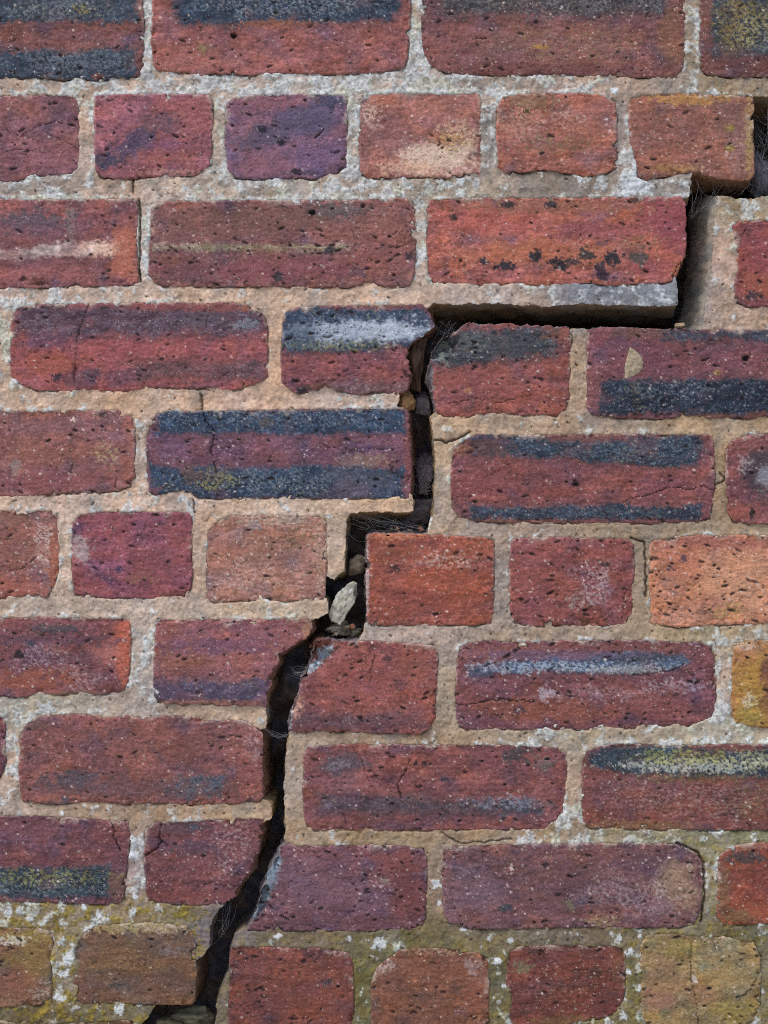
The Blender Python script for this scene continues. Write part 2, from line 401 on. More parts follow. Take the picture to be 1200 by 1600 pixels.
# course 3
brick('3a', [(30, 479), (60, 475), (200, 473), (280, 473), (370, 473), (396, 479), (412, 492), (419, 520), (418, 588), (406, 597), (386, 603), (370, 610), (330, 606), (290, 607), (240, 605), (210, 610), (170, 612), (130, 608), (110, 612), (60, 610), (36, 603), (19, 590), (14, 570), (16, 510), (21, 490)], (160, 86, 86),
      [B(24, 478, 408, 522, (112, 78, 86), .85, 16, 8), E(330, 480, 60, 8, (150, 80, 72), .7), E(390, 480, 20, 8, (156, 90, 74), .7), E(240, 480, 40, 7, (140, 78, 76), .6), E(385, 507, 20, 9, (120, 128, 140), .8, .055), E(310, 500, 40, 10, (98, 88, 100), .6), E(65, 530, 32, 16, (112, 76, 100), .8), E(70, 570, 50, 22, (170, 90, 72), .75), E(230, 545, 150, 14, (170, 88, 92), .6), B(215, 566, 408, 590, (124, 82, 82), .7, 14, 8), E(120, 592, 30, 14, (110, 76, 86), .7), E(88, 590, 8, 6, (60, 50, 62), .9), E(145, 585, 14, 10, (90, 72, 86), .7), E(395, 570, 10, 8, (96, 72, 80), .7), E(210, 585, 30, 9, (100, 72, 86), .5),
       C([(138, 478), (130, 500), (120, 530), (121, 560), (115, 585), (118, 600)], 1.6, 4), C([(330, 480), (324, 500), (322, 520)], 1.4, 3), D(118, 580, 6, 14, 4)], pits=1.3)
brick('3b', [(441, 502), (448, 488), (464, 480), (500, 477), (560, 477), (660, 475), (668, 484), (674, 498), (676, 507), (671, 515), (660, 525), (646, 534), (638, 545), (636, 560), (640, 580), (643, 592), (638, 603), (631, 613), (620, 615), (590, 612), (560, 617), (540, 614), (512, 605), (498, 607), (488, 610), (478, 616), (464, 615), (452, 608), (440, 596), (438, 560)], (146, 82, 86),
      [Q([(444, 486), (480, 478), (600, 484), (660, 480), (676, 500), (670, 520), (640, 540), (600, 548), (520, 551), (460, 556), (441, 548), (440, 510)], (70, 82, 98), .95, 10, 6), E(560, 518, 130, 20, (168, 182, 200), .92, .055), E(610, 515, 70, 18, (178, 190, 205), .8, .055), E(500, 522, 50, 18, (150, 165, 180), .8, .35), E(530, 540, 90, 9, (150, 148, 88), .55, .5), E(590, 480, 60, 4, (128, 84, 84), .7), E(470, 520, 26, 30, (60, 76, 98), .5), B(500, 598, 635, 614, (140, 92, 84), .7, 8, 6), E(472, 611, 14, 8, (60, 54, 62), .9), C([(448, 600), (480, 595), (510, 597), (540, 588), (560, 586)], 1.4, 3), E(500, 603, 20, 5, (110, 76, 60), .7)], pits=1.3, label='broken brick with a blue black band crusted in white', edge=3)
brick('3c', [(726, 506), (742, 505), (780, 507), (850, 510), (889, 512), (893, 518), (892, 560), (890, 620), (884, 642), (870, 650), (850, 648), (830, 648), (815, 650), (790, 646), (760, 646), (730, 652), (700, 651), (686, 649), (680, 640), (676, 620), (672, 604), (668, 588), (671, 575), (674, 563), (680, 545), (690, 530), (706, 521), (718, 514)], (152, 84, 78),
      [Q([(672, 572), (676, 540), (700, 520), (740, 515), (870, 515), (876, 535), (862, 556), (800, 564), (740, 570), (715, 574), (690, 572)], (78, 78, 82), .9, 16, 8), E(800, 540, 60, 16, (66, 72, 78), .6), E(735, 535, 34, 16, (96, 104, 104), .6, .055), E(690, 550, 16, 20, (128, 138, 130), .7, .055), E(672, 600, 6, 40, (112, 128, 138), .7), E(860, 640, 24, 12, (168, 90, 66), .7), E(870, 525, 22, 12, (140, 84, 70), .6), E(760, 600, 80, 30, (152, 84, 80), .5), E(731, 610, 6, 5, (176, 120, 80), .8), C([(700, 632), (740, 622), (780, 628), (830, 615)], 1.3, 3), C([(820, 520), (835, 530), (845, 522)], 1.3, 3), D(690, 535, 32, 34, 22), D(672, 590, 9, 50, 8), C([(790, 530), (830, 526), (850, 518)], 1.2, 3)], pits=1.6, flecks=.7, label='broken brick with a smoky grey band and a chipped corner', edge=3)
brick('3d', [(918, 516), (940, 511), (1000, 513), (1100, 515), (1200, 516), (1325, 517), (1330, 530), (1330, 640), (1320, 652), (1200, 650), (1170, 655), (1140, 652), (1110, 654), (1090, 649), (1060, 650), (1040, 655), (960, 653), (926, 648), (917, 640), (915, 600)], (128, 78, 84),
      [B(1035, 514, 1320, 531, (74, 74, 82), .85, 10, 7), E(1000, 520, 55, 9, (112, 82, 72), .7, .2), B(936, 594, 1322, 646, INK2, .96, 10, 6), E(1040, 608, 90, 18, (130, 142, 150), .5, .62), E(1000, 565, 60, 30, (124, 72, 84), .6), E(1120, 565, 90, 20, (130, 74, 78), .5), E(935, 530, 20, 16, (132, 74, 84), .6), E(1182, 648, 16, 6, (120, 70, 56), .7), E(1120, 650, 40, 4, (130, 84, 72), .7), D(1165, 560, 7, 5, 8), E(1165, 560, 7, 5, (40, 38, 46), .9), E(1120, 582, 6, 4, YEL, .7)], pits=1.4, label='purple red brick with a wide black band')
# course 4
brick('4a', [(-205, 642), (40, 642), (130, 640), (188, 641), (204, 650), (211, 670), (210, 745), (204, 760), (185, 767), (140, 771), (100, 772), (60, 775), (0, 775), (-205, 776)], (146, 92, 88),
      [E(70, 665, 110, 14, (136, 92, 96), .6), E(60, 710, 110, 18, (150, 94, 82), .6), E(80, 750, 100, 16, (142, 80, 86), .65), E(165, 710, 30, 20, (190, 175, 120), .6, .55), E(115, 655, 4, 4, (230, 205, 180), .95), E(200, 735, 10, 25, (158, 92, 74), .6), E(25, 730, 10, 12, (150, 140, 130), .6, .055), E(160, 648, 8, 5, (70, 54, 48), .8), C([(108, 738), (114, 724), (110, 745)], 1.5, 4), C([(183, 745), (180, 765)], 1.6, 4)], flecks=1.3)
brick('4b', [(246, 646), (262, 642), (330, 642), (420, 639), (500, 638), (630, 637), (637, 641), (641, 680), (643, 730), (642, 770), (638, 778), (560, 779), (480, 780), (400, 778), (340, 780), (310, 778), (299, 770), (285, 767), (266, 768), (246, 774), (233, 770), (229, 740), (228, 680), (233, 656)], (122, 80, 96),
      [B(248, 640, 634, 677, (62, 76, 94), .95, 9, 6), E(440, 656, 190, 16, (130, 146, 158), .5, .62), B(236, 729, 632, 782, (60, 74, 92), .95, 9, 7), E(420, 752, 190, 22, (150, 158, 155), .5, .6), E(330, 748, 40, 16, (160, 150, 70), .7, .5), E(300, 742, 16, 18, (104, 80, 78), .7), E(570, 720, 40, 12, (150, 124, 104), .6, .055), E(560, 750, 70, 26, (92, 90, 106), .6), E(638, 700, 7, 60, (142, 80, 78), .7), E(242, 770, 12, 10, (128, 74, 84), .7), E(416, 660, 10, 10, (96, 88, 86), .7), E(330, 745, 26, 10, (100, 80, 92), .4),
       C([(314, 628), (318, 645), (322, 660), (335, 675), (334, 690), (330, 700), (331, 716), (338, 730), (339, 742)], 2.2, 7), C([(608, 728), (614, 722), (612, 736), (625, 744)], 1.8, 5), C([(490, 690), (520, 700), (560, 705), (600, 700)], 1.2, 3)], pits=1.5, label='purple brick with two blue black bands and a hairline crack')
brick('4c', [(706, 708), (711, 696), (730, 685), (746, 678), (800, 680), (900, 678), (1000, 677), (1108, 679), (1116, 688), (1118, 740), (1114, 790), (1109, 812), (1090, 817), (1000, 818), (900, 818), (800, 817), (740, 814), (716, 808), (705, 792), (702, 750)], (138, 78, 77),
      [Q([(738, 684), (790, 681), (850, 681), (860, 690), (980, 690), (985, 682), (1094, 682), (1098, 700), (1088, 726), (1040, 728), (960, 726), (880, 716), (800, 711), (740, 712)], (58, 68, 80), .94, 9, 5), E(760, 698, 40, 16, (104, 74, 72), .7), E(990, 705, 130, 18, (120, 136, 146), .5, .6), E(905, 684, 60, 6, (118, 76, 72), .7), B(738, 791, 1092, 812, (56, 64, 76), .92, 8, 6), E(900, 800, 150, 10, (120, 128, 135), .4, .6), E(740, 760, 60, 20, (146, 78, 78), .5), E(800, 815, 120, 4, (150, 96, 78), .6), E(720, 700, 12, 10, (136, 90, 60), .6), C([(970, 786), (995, 775), (1020, 772), (1045, 762), (1080, 763), (1100, 761), (1117, 768)], 1.8, 5), D(900, 757, 7, 4, 8), E(900, 757, 7, 4, (60, 40, 42), .9)], pits=1.3, label='red brick with two blue black bands')
brick('4d', [(1134, 702), (1143, 688), (1168, 680), (1200, 676), (1535, 678), (1540, 690), (1540, 805), (1530, 818), (1200, 818), (1165, 818), (1146, 815), (1137, 803), (1133, 750)], (134, 78, 78),
      [E(1200, 740, 46, 46, (72, 62, 70), .85), E(1205, 745, 26, 32, (150, 152, 165), .75, .055), E(1160, 690, 30, 10, (150, 94, 92), .5), E(1155, 800, 25, 14, (156, 82, 70), .6), E(1162, 725, 14, 16, (190, 180, 180), .6, .5), E(1175, 802, 5, 7, (46, 36, 38), .95)])
# course 5 (headers)
brick('5a', [(-98, 797), (50, 797), (80, 797), (90, 810), (93, 850), (91, 890), (85, 915), (72, 934), (56, 930), (0, 935), (-98, 935)], (150, 95, 86),
      [E(70, 850, 24, 40, (215, 190, 180), .7, .42), E(35, 915, 50, 18, (172, 96, 84), .7), E(85, 880, 10, 40, (176, 96, 70), .7), E(30, 810, 50, 12, (130, 92, 84), .6), E(30, 860, 40, 30, (146, 92, 82), .5), C([(14, 892), (30, 890), (45, 880), (55, 870)], 1.5, 4)], flecks=1.8)
brick('5b', [(112, 816), (124, 804), (160, 798), (220, 798), (260, 799), (294, 800), (300, 808), (300, 850), (300, 905), (298, 922), (286, 931), (240, 935), (180, 935), (130, 932), (113, 928), (110, 880)], (142, 78, 88),
      [E(128, 858, 18, 24, (176, 160, 158), .8, .055), E(250, 880, 60, 30, (134, 78, 84), .5), E(285, 850, 18, 40, (162, 86, 80), .6), E(190, 810, 80, 10, (156, 86, 96), .5), E(135, 920, 30, 10, (168, 90, 84), .6), E(220, 905, 30, 10, (128, 100, 64), .5, .5), E(275, 928, 30, 6, (110, 64, 54), .6), E(185, 890, 6, 5, (70, 56, 86), .8), D(205, 853, 5, 3, 7)], pits=1.3)
brick('5c', [(324, 832), (334, 816), (356, 806), (420, 804), (500, 806), (510, 816), (512, 850), (510, 910), (508, 932), (500, 937), (470, 937), (440, 941), (410, 938), (370, 939), (332, 941), (322, 935), (320, 890)], (164, 112, 98),
      [E(430, 812, 70, 10, (190, 175, 150), .6, .35), E(400, 860, 60, 26, (150, 108, 90), .5), E(470, 840, 30, 26, GRN, .4, .55), E(390, 905, 70, 26, (205, 180, 165), .5, .55), E(360, 855, 40, 18, (176, 110, 96), .5), E(500, 870, 10, 60, (190, 160, 140), .6, .4), E(398, 822, 10, 8, (120, 122, 130), .7, .2)], flecks=2.6, pits=1.1)
brick('5d', [(573, 836), (580, 833), (650, 834), (720, 837), (766, 840), (772, 846), (772, 900), (771, 955), (767, 974), (740, 977), (650, 977), (590, 977), (576, 974), (573, 965), (572, 900)], (156, 82, 66),
      [E(685, 910, 60, 30, (176, 88, 62), .6), E(615, 870, 36, 20, (138, 78, 64), .6), E(640, 940, 70, 26, (142, 72, 64), .6), E(700, 875, 60, 14, (200, 180, 170), .6, .55), E(620, 838, 45, 6, (196, 120, 84), .8), E(574, 900, 3, 66, (190, 188, 190), .7), E(618, 888, 8, 6, (60, 44, 38), .8), E(740, 860, 30, 20, (164, 90, 66), .5)], pits=1.3, flecks=1.6)
brick('5e', [(797, 847), (804, 841), (860, 839), (920, 839), (980, 841), (989, 850), (992, 880), (989, 930), (988, 958), (976, 976), (940, 979), (880, 977), (840, 979), (806, 974), (797, 962), (795, 900)], (146, 80, 76),
      [E(930, 910, 40, 40, (196, 186, 188), .55, .55), E(900, 940, 22, 14, (170, 165, 160), .6, .45), E(860, 845, 60, 6, (164, 98, 98), .6), E(915, 972, 10, 6, (80, 50, 36), .8), C([(800, 938), (812, 936), (818, 942), (828, 936), (842, 942)], 1.6, 4), E(945, 882, 9, 4, (60, 44, 44), .8), C([(988, 915), (975, 932), (972, 975)], 1.3, 3), E(978, 955, 12, 20, (120, 66, 60), .5), E(830, 900, 40, 40, (150, 84, 80), .4)], pits=1.2, flecks=1.6)
brick('5f', [(1014, 853), (1021, 844), (1050, 839), (1100, 836), (1160, 835), (1208, 836), (1216, 848), (1216, 960), (1205, 974), (1130, 977), (1060, 980), (1032, 977), (1017, 974), (1014, 920)], (194, 126, 96),
      [E(1110, 846, 110, 14, (164, 96, 84), .75), E(1150, 900, 90, 40, (206, 146, 108), .6), E(1180, 930, 60, 40, (204, 150, 112), .5), E(1060, 880, 40, 30, (182, 104, 82), .5), E(1140, 955, 30, 12, (170, 150, 80), .5, .4), E(1068, 873, 6, 6, (96, 70, 84), .9), E(1046, 888, 5, 5, (100, 70, 70), .8), E(1050, 965, 50, 10, (200, 150, 130), .5, .4)], pits=2.2, flecks=1.2, label='pale orange brick with many small pores')
brick('5g', [(1236, 840), (1420, 838), (1428, 850), (1426, 965), (1410, 977), (1245, 977), (1236, 960)], (150, 90, 76))
# course 6
brick('6a', [(-200, 964), (100, 964), (190, 965), (204, 970), (206, 1000), (203, 1040), (202, 1064), (194, 1079), (180, 1083), (150, 1086), (120, 1083), (90, 1088), (55, 1083), (40, 1090), (0, 1090), (-200, 1091)], (132, 78, 80),
      [E(195, 1010, 20, 62, (194, 98, 74), .85), E(165, 1020, 26, 22, (180, 110, 100), .6), E(85, 983, 40, 9, (74, 76, 84), .75, .15), E(60, 970, 120, 8, (140, 82, 84), .5), E(80, 1000, 100, 10, (98, 68, 84), .7), E(60, 1030, 80, 14, (104, 70, 84), .6), E(75, 1030, 60, 30, (180, 165, 180), .45, .58), E(130, 1060, 30, 24, (190, 170, 165), .5, .5), E(50, 1062, 70, 18, (154, 84, 62), .7), E(140, 1035, 24, 20, (110, 72, 82), .6), E(30, 1022, 8, 8, (44, 36, 40), .9), E(48, 1005, 6, 5, (60, 66, 84), .8), E(120, 1084, 40, 4, (120, 110, 70), .6)], pits=1.5, flecks=1.3)
brick('6b', [(243, 976), (250, 968), (330, 967), (420, 967), (478, 964), (487, 969), (489, 984), (480, 994), (468, 1003), (450, 1014), (437, 1024), (434, 1036), (428, 1046), (424, 1060), (423, 1075), (417, 1090), (415, 1102), (390, 1104), (340, 1103), (330, 1100), (260, 1101), (250, 1098), (242, 1090), (238, 1070), (242, 1000)], (148, 90, 90),
      [B(240, 1062, 420, 1096, (94, 74, 94), .85, 14, 7), E(345, 1008, 90, 12, (122, 82, 108), .65), E(290, 1035, 60, 16, (152, 94, 74), .65), E(260, 985, 20, 20, (160, 92, 78), .6), E(420, 990, 60, 24, (146, 90, 100), .5), E(330, 1098, 90, 5, (150, 96, 76), .6), E(300, 1048, 60, 6, (120, 76, 84), .5), E(480, 982, 9, 16, (170, 130, 95), .7)], pits=1.1, label='broken brick with a purple lower band', edge=3)
brick('6c', [(532, 1003), (560, 1001), (620, 1003), (676, 1008), (684, 1018), (683, 1060), (681, 1090), (682, 1124), (670, 1139), (655, 1148), (600, 1145), (540, 1145), (500, 1142), (470, 1145), (454, 1143), (451, 1134), (453, 1120), (458, 1104), (466, 1086), (469, 1070), (472, 1060), (482, 1046), (487, 1030), (486, 1012), (494, 1000), (512, 999)], (148, 82, 76),
      [B(462, 1116, 650, 1134, (112, 74, 80), .7, 14, 6), Q([(484, 996), (526, 998), (531, 1008), (520, 1018), (506, 1034), (490, 1046), (474, 1062), (470, 1050), (480, 1020)], (150, 98, 88), .85, 8, 4), E(506, 1022, 18, 9, (168, 190, 206), .95, 0, -48), E(492, 1040, 16, 6, (160, 184, 202), .9, 0, -45), E(462, 1100, 12, 20, (190, 150, 130), .7, .055), E(453, 1120, 4, 26, (136, 150, 166), .8), E(560, 1060, 70, 40, (146, 80, 78), .5), E(650, 1040, 30, 30, (160, 90, 70), .5), E(605, 1029, 7, 5, (90, 60, 66), .9), C([(583, 1010), (585, 1030), (579, 1048), (580, 1066)], 1.6, 5), D(500, 1020, 27, 27, 26), D(474, 1050, 12, 14, 12), D(462, 1100, 12, 24, 7)], pits=1.2, label='broken red brick with a blue grey fracture edge', edge=3)
brick('6d', [(713, 1030), (718, 1012), (730, 1004), (760, 1001), (830, 1003), (900, 1000), (1000, 1000), (1095, 1003), (1112, 1010), (1117, 1030), (1120, 1070), (1119, 1110), (1112, 1122), (1095, 1130), (1075, 1136), (1060, 1132), (1040, 1134), (1010, 1133), (990, 1138), (960, 1139), (940, 1135), (925, 1140), (880, 1141), (800, 1140), (730, 1141), (715, 1133), (711, 1100)], (124, 74, 78),
      [Q([(736, 1048), (760, 1036), (850, 1030), (900, 1026), (990, 1018), (1060, 1022), (1082, 1034), (1060, 1046), (980, 1054), (900, 1050), (850, 1048), (800, 1050), (742, 1058)], (92, 102, 122), .92, 9, 5), E(850, 1042, 120, 10, (164, 178, 196), .75, .4), E(1000, 1028, 60, 9, (60, 66, 76), .7), E(980, 1046, 60, 6, (170, 172, 170), .7, .055), E(1020, 1040, 50, 9, (150, 160, 170), .6, .5), E(860, 1022, 150, 10, (120, 96, 124), .6), E(920, 1012, 180, 6, (140, 82, 74), .6), E(850, 1110, 130, 22, (150, 84, 62), .65), E(1020, 1105, 80, 22, (142, 78, 70), .5), E(853, 1082, 12, 12, (190, 180, 196), .7, .055), E(1060, 1072, 50, 12, (180, 172, 190), .55, .5), E(940, 1085, 90, 14, (185, 170, 175), .5, .58), E(810, 1108, 10, 7, (76, 56, 66), .8), E(740, 1015, 30, 14, (150, 92, 88), .6), E(770, 1070, 50, 14, (132, 80, 92), .5), C([(712, 1101), (735, 1102), (760, 1096), (785, 1092), (805, 1094), (830, 1096)], 1.8, 5), C([(990, 1054), (1020, 1052), (1050, 1048), (1070, 1038)], 1.6, 4)], pits=1.3, flecks=1.4, label='purple red brick with a blue grey weathered stripe')
brick('6e', [(1145, 1012), (1154, 1004), (1200, 999), (1535, 1001), (1540, 1010), (1540, 1125), (1530, 1138), (1200, 1138), (1170, 1135), (1150, 1128), (1142, 1119), (1143, 1060)], (170, 116, 66),
      [E(1175, 1060, 30, 60, (180, 138, 56), .7, .15), E(1205, 1050, 20, 30, (110, 66, 62), .7), E(1165, 1020, 22, 14, (196, 128, 96), .7), E(1180, 1110, 40, 26, (168, 146, 60), .7, .2), E(1200, 1100, 20, 20, (120, 72, 52), .6), E(1165, 1010, 20, 6, (210, 190, 175), .6, .055), E(1170, 1095, 10, 14, (200, 200, 190), .6, .4)], flecks=1.2, label='brick covered in yellow orange lichen')
# course 7
brick('7a', [(-390, 1118), (2, 1119), (8, 1126), (9, 1190), (4, 1205), (-2, 1218), (-10, 1250), (-390, 1252)], (120, 68, 72))
brick('7b', [(32, 1152), (40, 1132), (60, 1118), (100, 1115), (150, 1116), (165, 1122), (200, 1118), (225, 1124), (240, 1118), (300, 1120), (320, 1126), (385, 1125), (396, 1134), (410, 1146), (411, 1200), (412, 1244), (405, 1253), (370, 1256), (300, 1258), (250, 1255), (200, 1257), (150, 1253), (100, 1256), (50, 1255), (33, 1250), (29, 1210)], (138, 84, 80),
      [E(305, 1228, 62, 20, (72, 84, 100), .9, .08), E(300, 1230, 40, 10, (130, 146, 162), .5, .5), E(118, 1220, 56, 16, (76, 76, 88), .8), E(210, 1232, 180, 18, (110, 78, 80), .65), E(385, 1215, 24, 34, (150, 86, 82), .6), E(55, 1130, 20, 12, (96, 76, 72), .6), E(185, 1148, 26, 12, (112, 82, 92), .65), E(395, 1160, 18, 30, (190, 160, 160), .5, .5), E(100, 1246, 40, 6, (160, 94, 74), .6), E(102, 1250, 8, 6, (76, 74, 86), .8), E(395, 1240, 16, 12, (176, 100, 84), .6), E(250, 1165, 110, 26, (134, 84, 78), .5)], flecks=1.5)
brick('7c', [(474, 1182), (480, 1167), (510, 1164), (560, 1162), (700, 1163), (800, 1164), (878, 1168), (886, 1178), (885, 1240), (880, 1270), (866, 1288), (850, 1296), (800, 1297), (700, 1298), (600, 1299), (540, 1297), (490, 1298), (477, 1290), (472, 1240)], (134, 78, 77),
      [B(500, 1246, 770, 1272, (98, 76, 82), .75, 16, 8), E(810, 1262, 48, 18, (72, 78, 92), .9, .1), E(800, 1255, 60, 10, (140, 148, 165), .6, .45), E(535, 1195, 42, 22, (92, 80, 90), .75), E(530, 1195, 24, 10, (130, 132, 150), .5, .4), E(805, 1180, 24, 16, (66, 66, 72), .8, .1), E(850, 1190, 18, 16, (104, 102, 104), .65, .2), E(540, 1225, 50, 12, (150, 100, 108), .5), E(650, 1192, 4, 4, (56, 44, 50), .9), E(664, 1193, 4, 4, (56, 44, 50), .9), E(695, 1218, 7, 4, (60, 52, 66), .85), E(600, 1290, 60, 5, (90, 66, 74), .6), E(850, 1240, 24, 30, (150, 94, 92), .5), C([(641, 1186), (634, 1200), (628, 1212), (620, 1226), (626, 1240), (629, 1250)], 2.0, 6), C([(550, 1168), (565, 1185), (572, 1205), (572, 1212), (590, 1218), (612, 1221)], 1.4, 4), C([(500, 1275), (505, 1290)], 1.4, 4), C([(536, 1272), (542, 1290)], 1.4, 4)], pits=1.1)
brick('7d', [(910, 1184), (918, 1170), (940, 1164), (970, 1161), (1040, 1165), (1130, 1162), (1200, 1163), (1316, 1164), (1320, 1176), (1318, 1288), (1305, 1297), (1200, 1297), (1100, 1298), (1000, 1297), (922, 1295), (909, 1285), (907, 1240)], (128, 74, 70),
      [Q([(922, 1178), (950, 1167), (1020, 1166), (1130, 1172), (1200, 1172), (1310, 1172), (1312, 1206), (1200, 1212), (1080, 1214), (1000, 1210), (940, 1200), (922, 1192)], (60, 70, 78), .95, 10, 6), E(1090, 1196, 130, 12, (178, 184, 170), .85, .32), E(1060, 1182, 110, 14, (160, 160, 80), .7, .42), E(1180, 1190, 50, 16, (170, 174, 130), .7, .35), E(975, 1180, 36, 14, (56, 68, 84), .6), E(1130, 1165, 50, 5, (120, 70, 68), .7), E(980, 1225, 60, 10, (130, 92, 104), .5), E(1050, 1250, 140, 30, (180, 160, 150), .4, .6), E(1000, 1290, 90, 8, (136, 104, 64), .6), E(1170, 1250, 50, 40, GRN, .4, .5), E(1080, 1215, 90, 8, (128, 118, 70), .5, .4), C([(1075, 1274), (1100, 1282), (1140, 1270), (1160, 1282), (1176, 1292)], 1.4, 3)], pits=.8, flecks=1.5, label='red brick with a black band crusted in pale green lichen')
# course 8
brick('8a', [(-200, 1274), (60, 1274), (120, 1278), (180, 1283), (200, 1283), (204, 1300), (198, 1370), (195, 1403), (185, 1412), (150, 1413), (60, 1410), (0, 1408), (-200, 1408)], (118, 72, 78),
      [B(-195, 1355, 170, 1402, (62, 72, 78), .95, 9, 6), E(70, 1372, 110, 14, (150, 142, 70), .7, .5), E(60, 1385, 110, 16, (150, 160, 160), .4, .58), E(185, 1385, 16, 26, (110, 92, 76), .6), E(30, 1300, 60, 18, (128, 84, 96), .6), E(170, 1310, 30, 20, (128, 70, 70), .5), E(80, 1345, 120, 6, (110, 64, 70), .6), C([(172, 1284), (180, 1300), (178, 1312), (186, 1322), (188, 1330)], 2.4, 7), D(170, 1278, 6, 8, 5)], flecks=1.3, label='dark red brick with a blackened mossy lower band')
brick('8b', [(228, 1291), (240, 1285), (300, 1282), (350, 1279), (405, 1278), (412, 1282), (410, 1300), (404, 1330), (395, 1355), (384, 1374), (371, 1388), (368, 1401), (346, 1412), (300, 1415), (250, 1412), (229, 1405), (224, 1350), (224, 1310)], (118, 70, 73),
      [E(280, 1292, 44, 12, (92, 72, 80), .7), E(302, 1293, 8, 6, (70, 78, 98), .85), E(320, 1340, 70, 30, (124, 76, 82), .5), E(360, 1330, 40, 60, (190, 175, 180), .4, .6), E(300, 1325, 40, 12, (88, 68, 82), .6), E(340, 1400, 50, 10, (130, 74, 72), .5), E(270, 1395, 40, 12, (126, 66, 64), .5), C([(253, 1285), (250, 1300), (251, 1318), (240, 1330), (225, 1338)], 2.4, 8), C([(251, 1318), (262, 1322)], 2, 6), C([(310, 1385), (330, 1380), (355, 1384)], 1.3, 3)], flecks=1.6, label='broken dark red brick with a forked crack', edge=3)
brick('8c', [(440, 1322), (446, 1318), (470, 1321), (500, 1321), (560, 1320), (640, 1321), (660, 1327), (668, 1345), (667, 1430), (660, 1447), (640, 1455), (610, 1453), (560, 1457), (500, 1455), (430, 1455), (384, 1453), (394, 1438), (402, 1418), (408, 1396), (416, 1372), (424, 1350), (434, 1336)], (118, 76, 86),
      [E(490, 1385, 80, 50, (128, 96, 110), .55), E(620, 1345, 50, 22, (140, 76, 68), .65), E(640, 1400, 30, 50, (122, 66, 64), .7), E(520, 1440, 120, 12, (104, 70, 76), .6), E(430, 1345, 10, 20, (150, 110, 124), .6), Q([(436, 1330), (438, 1356), (430, 1384), (420, 1406), (408, 1424), (396, 1434), (384, 1446), (390, 1420), (400, 1390), (420, 1350)], (116, 142, 158), .85, 7, 4), E(560, 1400, 60, 30, (132, 96, 108), .4), E(602, 1376, 8, 5, (150, 140, 120), .7), C([(510, 1330), (530, 1345), (545, 1360)], 1.2, 3), D(410, 1400, 16, 44, 18), D(432, 1345, 7, 18, 10)], pits=1.7, label='broken purple brick with a blue grey fracture edge', edge=3)
brick('8d', [(692, 1332), (700, 1323), (760, 1320), (850, 1318), (1000, 1317), (1058, 1319), (1084, 1330), (1096, 1345), (1099, 1380), (1096, 1420), (1084, 1444), (1060, 1450), (960, 1450), (900, 1449), (800, 1453), (740, 1452), (706, 1445), (693, 1430), (690, 1380)], (118, 80, 84),
      [E(930, 1335, 130, 14, (126, 78, 70), .6), E(870, 1365, 80, 12, (112, 76, 74), .5), E(740, 1390, 50, 50, (128, 100, 114), .5), E(1060, 1380, 40, 55, (164, 136, 106), .75, .15), E(1030, 1420, 40, 20, (126, 94, 108), .6), E(985, 1400, 80, 40, (180, 165, 165), .45, .52), E(940, 1425, 60, 12, (128, 74, 66), .6), E(850, 1422, 80, 8, (100, 70, 76), .5), E(790, 1418, 10, 8, (62, 68, 80), .85), E(852, 1351, 6, 5, (50, 42, 50), .9), E(800, 1355, 4, 6, (205, 185, 175), .95), E(940, 1438, 30, 10, (150, 140, 80), .5, .4), E(890, 1415, 8, 8, (108, 108, 84), .7), E(1000, 1345, 50, 26, (90, 66, 82), .5, .2)], pits=1.1, flecks=1.9, label='long purple grey brick with a tan rounded end')
brick('8e', [(1122, 1342), (1130, 1329), (1160, 1318), (1200, 1315), (1512, 1317), (1520, 1330), (1518, 1432), (1505, 1444), (1200, 1443), (1132, 1447), (1119, 1432), (1121, 1390)], (138, 72, 58),
      [E(1165, 1340, 34, 10, (76, 68, 72), .8), E(1175, 1320, 40, 6, (160, 112, 90), .6), E(1185, 1415, 50, 20, (158, 78, 54), .6), E(1150, 1430, 36, 14, (120, 100, 60), .6), E(1180, 1375, 40, 14, (130, 64, 56), .5), E(1130, 1390, 10, 40, (120, 98, 66), .6)])
# course 9 (headers); light fall-off at the bottom is mixed into these colours
brick('9a', [(-110, 1449), (60, 1449), (78, 1455), (82, 1470), (80, 1558), (62, 1571), (0, 1575), (-110, 1575)], (126, 90, 66),
      [E(40, 1462, 50, 14, (160, 136, 66), .75, .1), E(50, 1500, 50, 40, (140, 118, 62), .6, .055), E(20, 1470, 30, 8, (205, 205, 195), .75, .35), E(20, 1540, 50, 26, (138, 84, 70), .6), E(65, 1550, 20, 16, (190, 190, 180), .5, .5)], flecks=1.2)
brick('9b', [(136, 1451), (160, 1444), (230, 1441), (294, 1447), (304, 1460), (306, 1490), (308, 1520), (305, 1558), (299, 1570), (240, 1571), (180, 1567), (130, 1570), (116, 1560), (112, 1532), (124, 1512), (113, 1490), (122, 1470)], (116, 86, 68),
      [E(210, 1448, 80, 9, (176, 160, 100), .7, .055), E(260, 1452, 44, 8, (190, 170, 150), .6, .4), E(190, 1490, 70, 30, (130, 96, 66), .5), E(250, 1540, 60, 26, (112, 80, 68), .5), E(270, 1487, 26, 8, (130, 126, 140), .5, .4), E(200, 1505, 60, 18, (150, 116, 66), .45, .5), E(130, 1545, 30, 20, (122, 76, 62), .5), E(178, 1540, 8, 5, (76, 66, 62), .7)], flecks=.9, pits=.8)
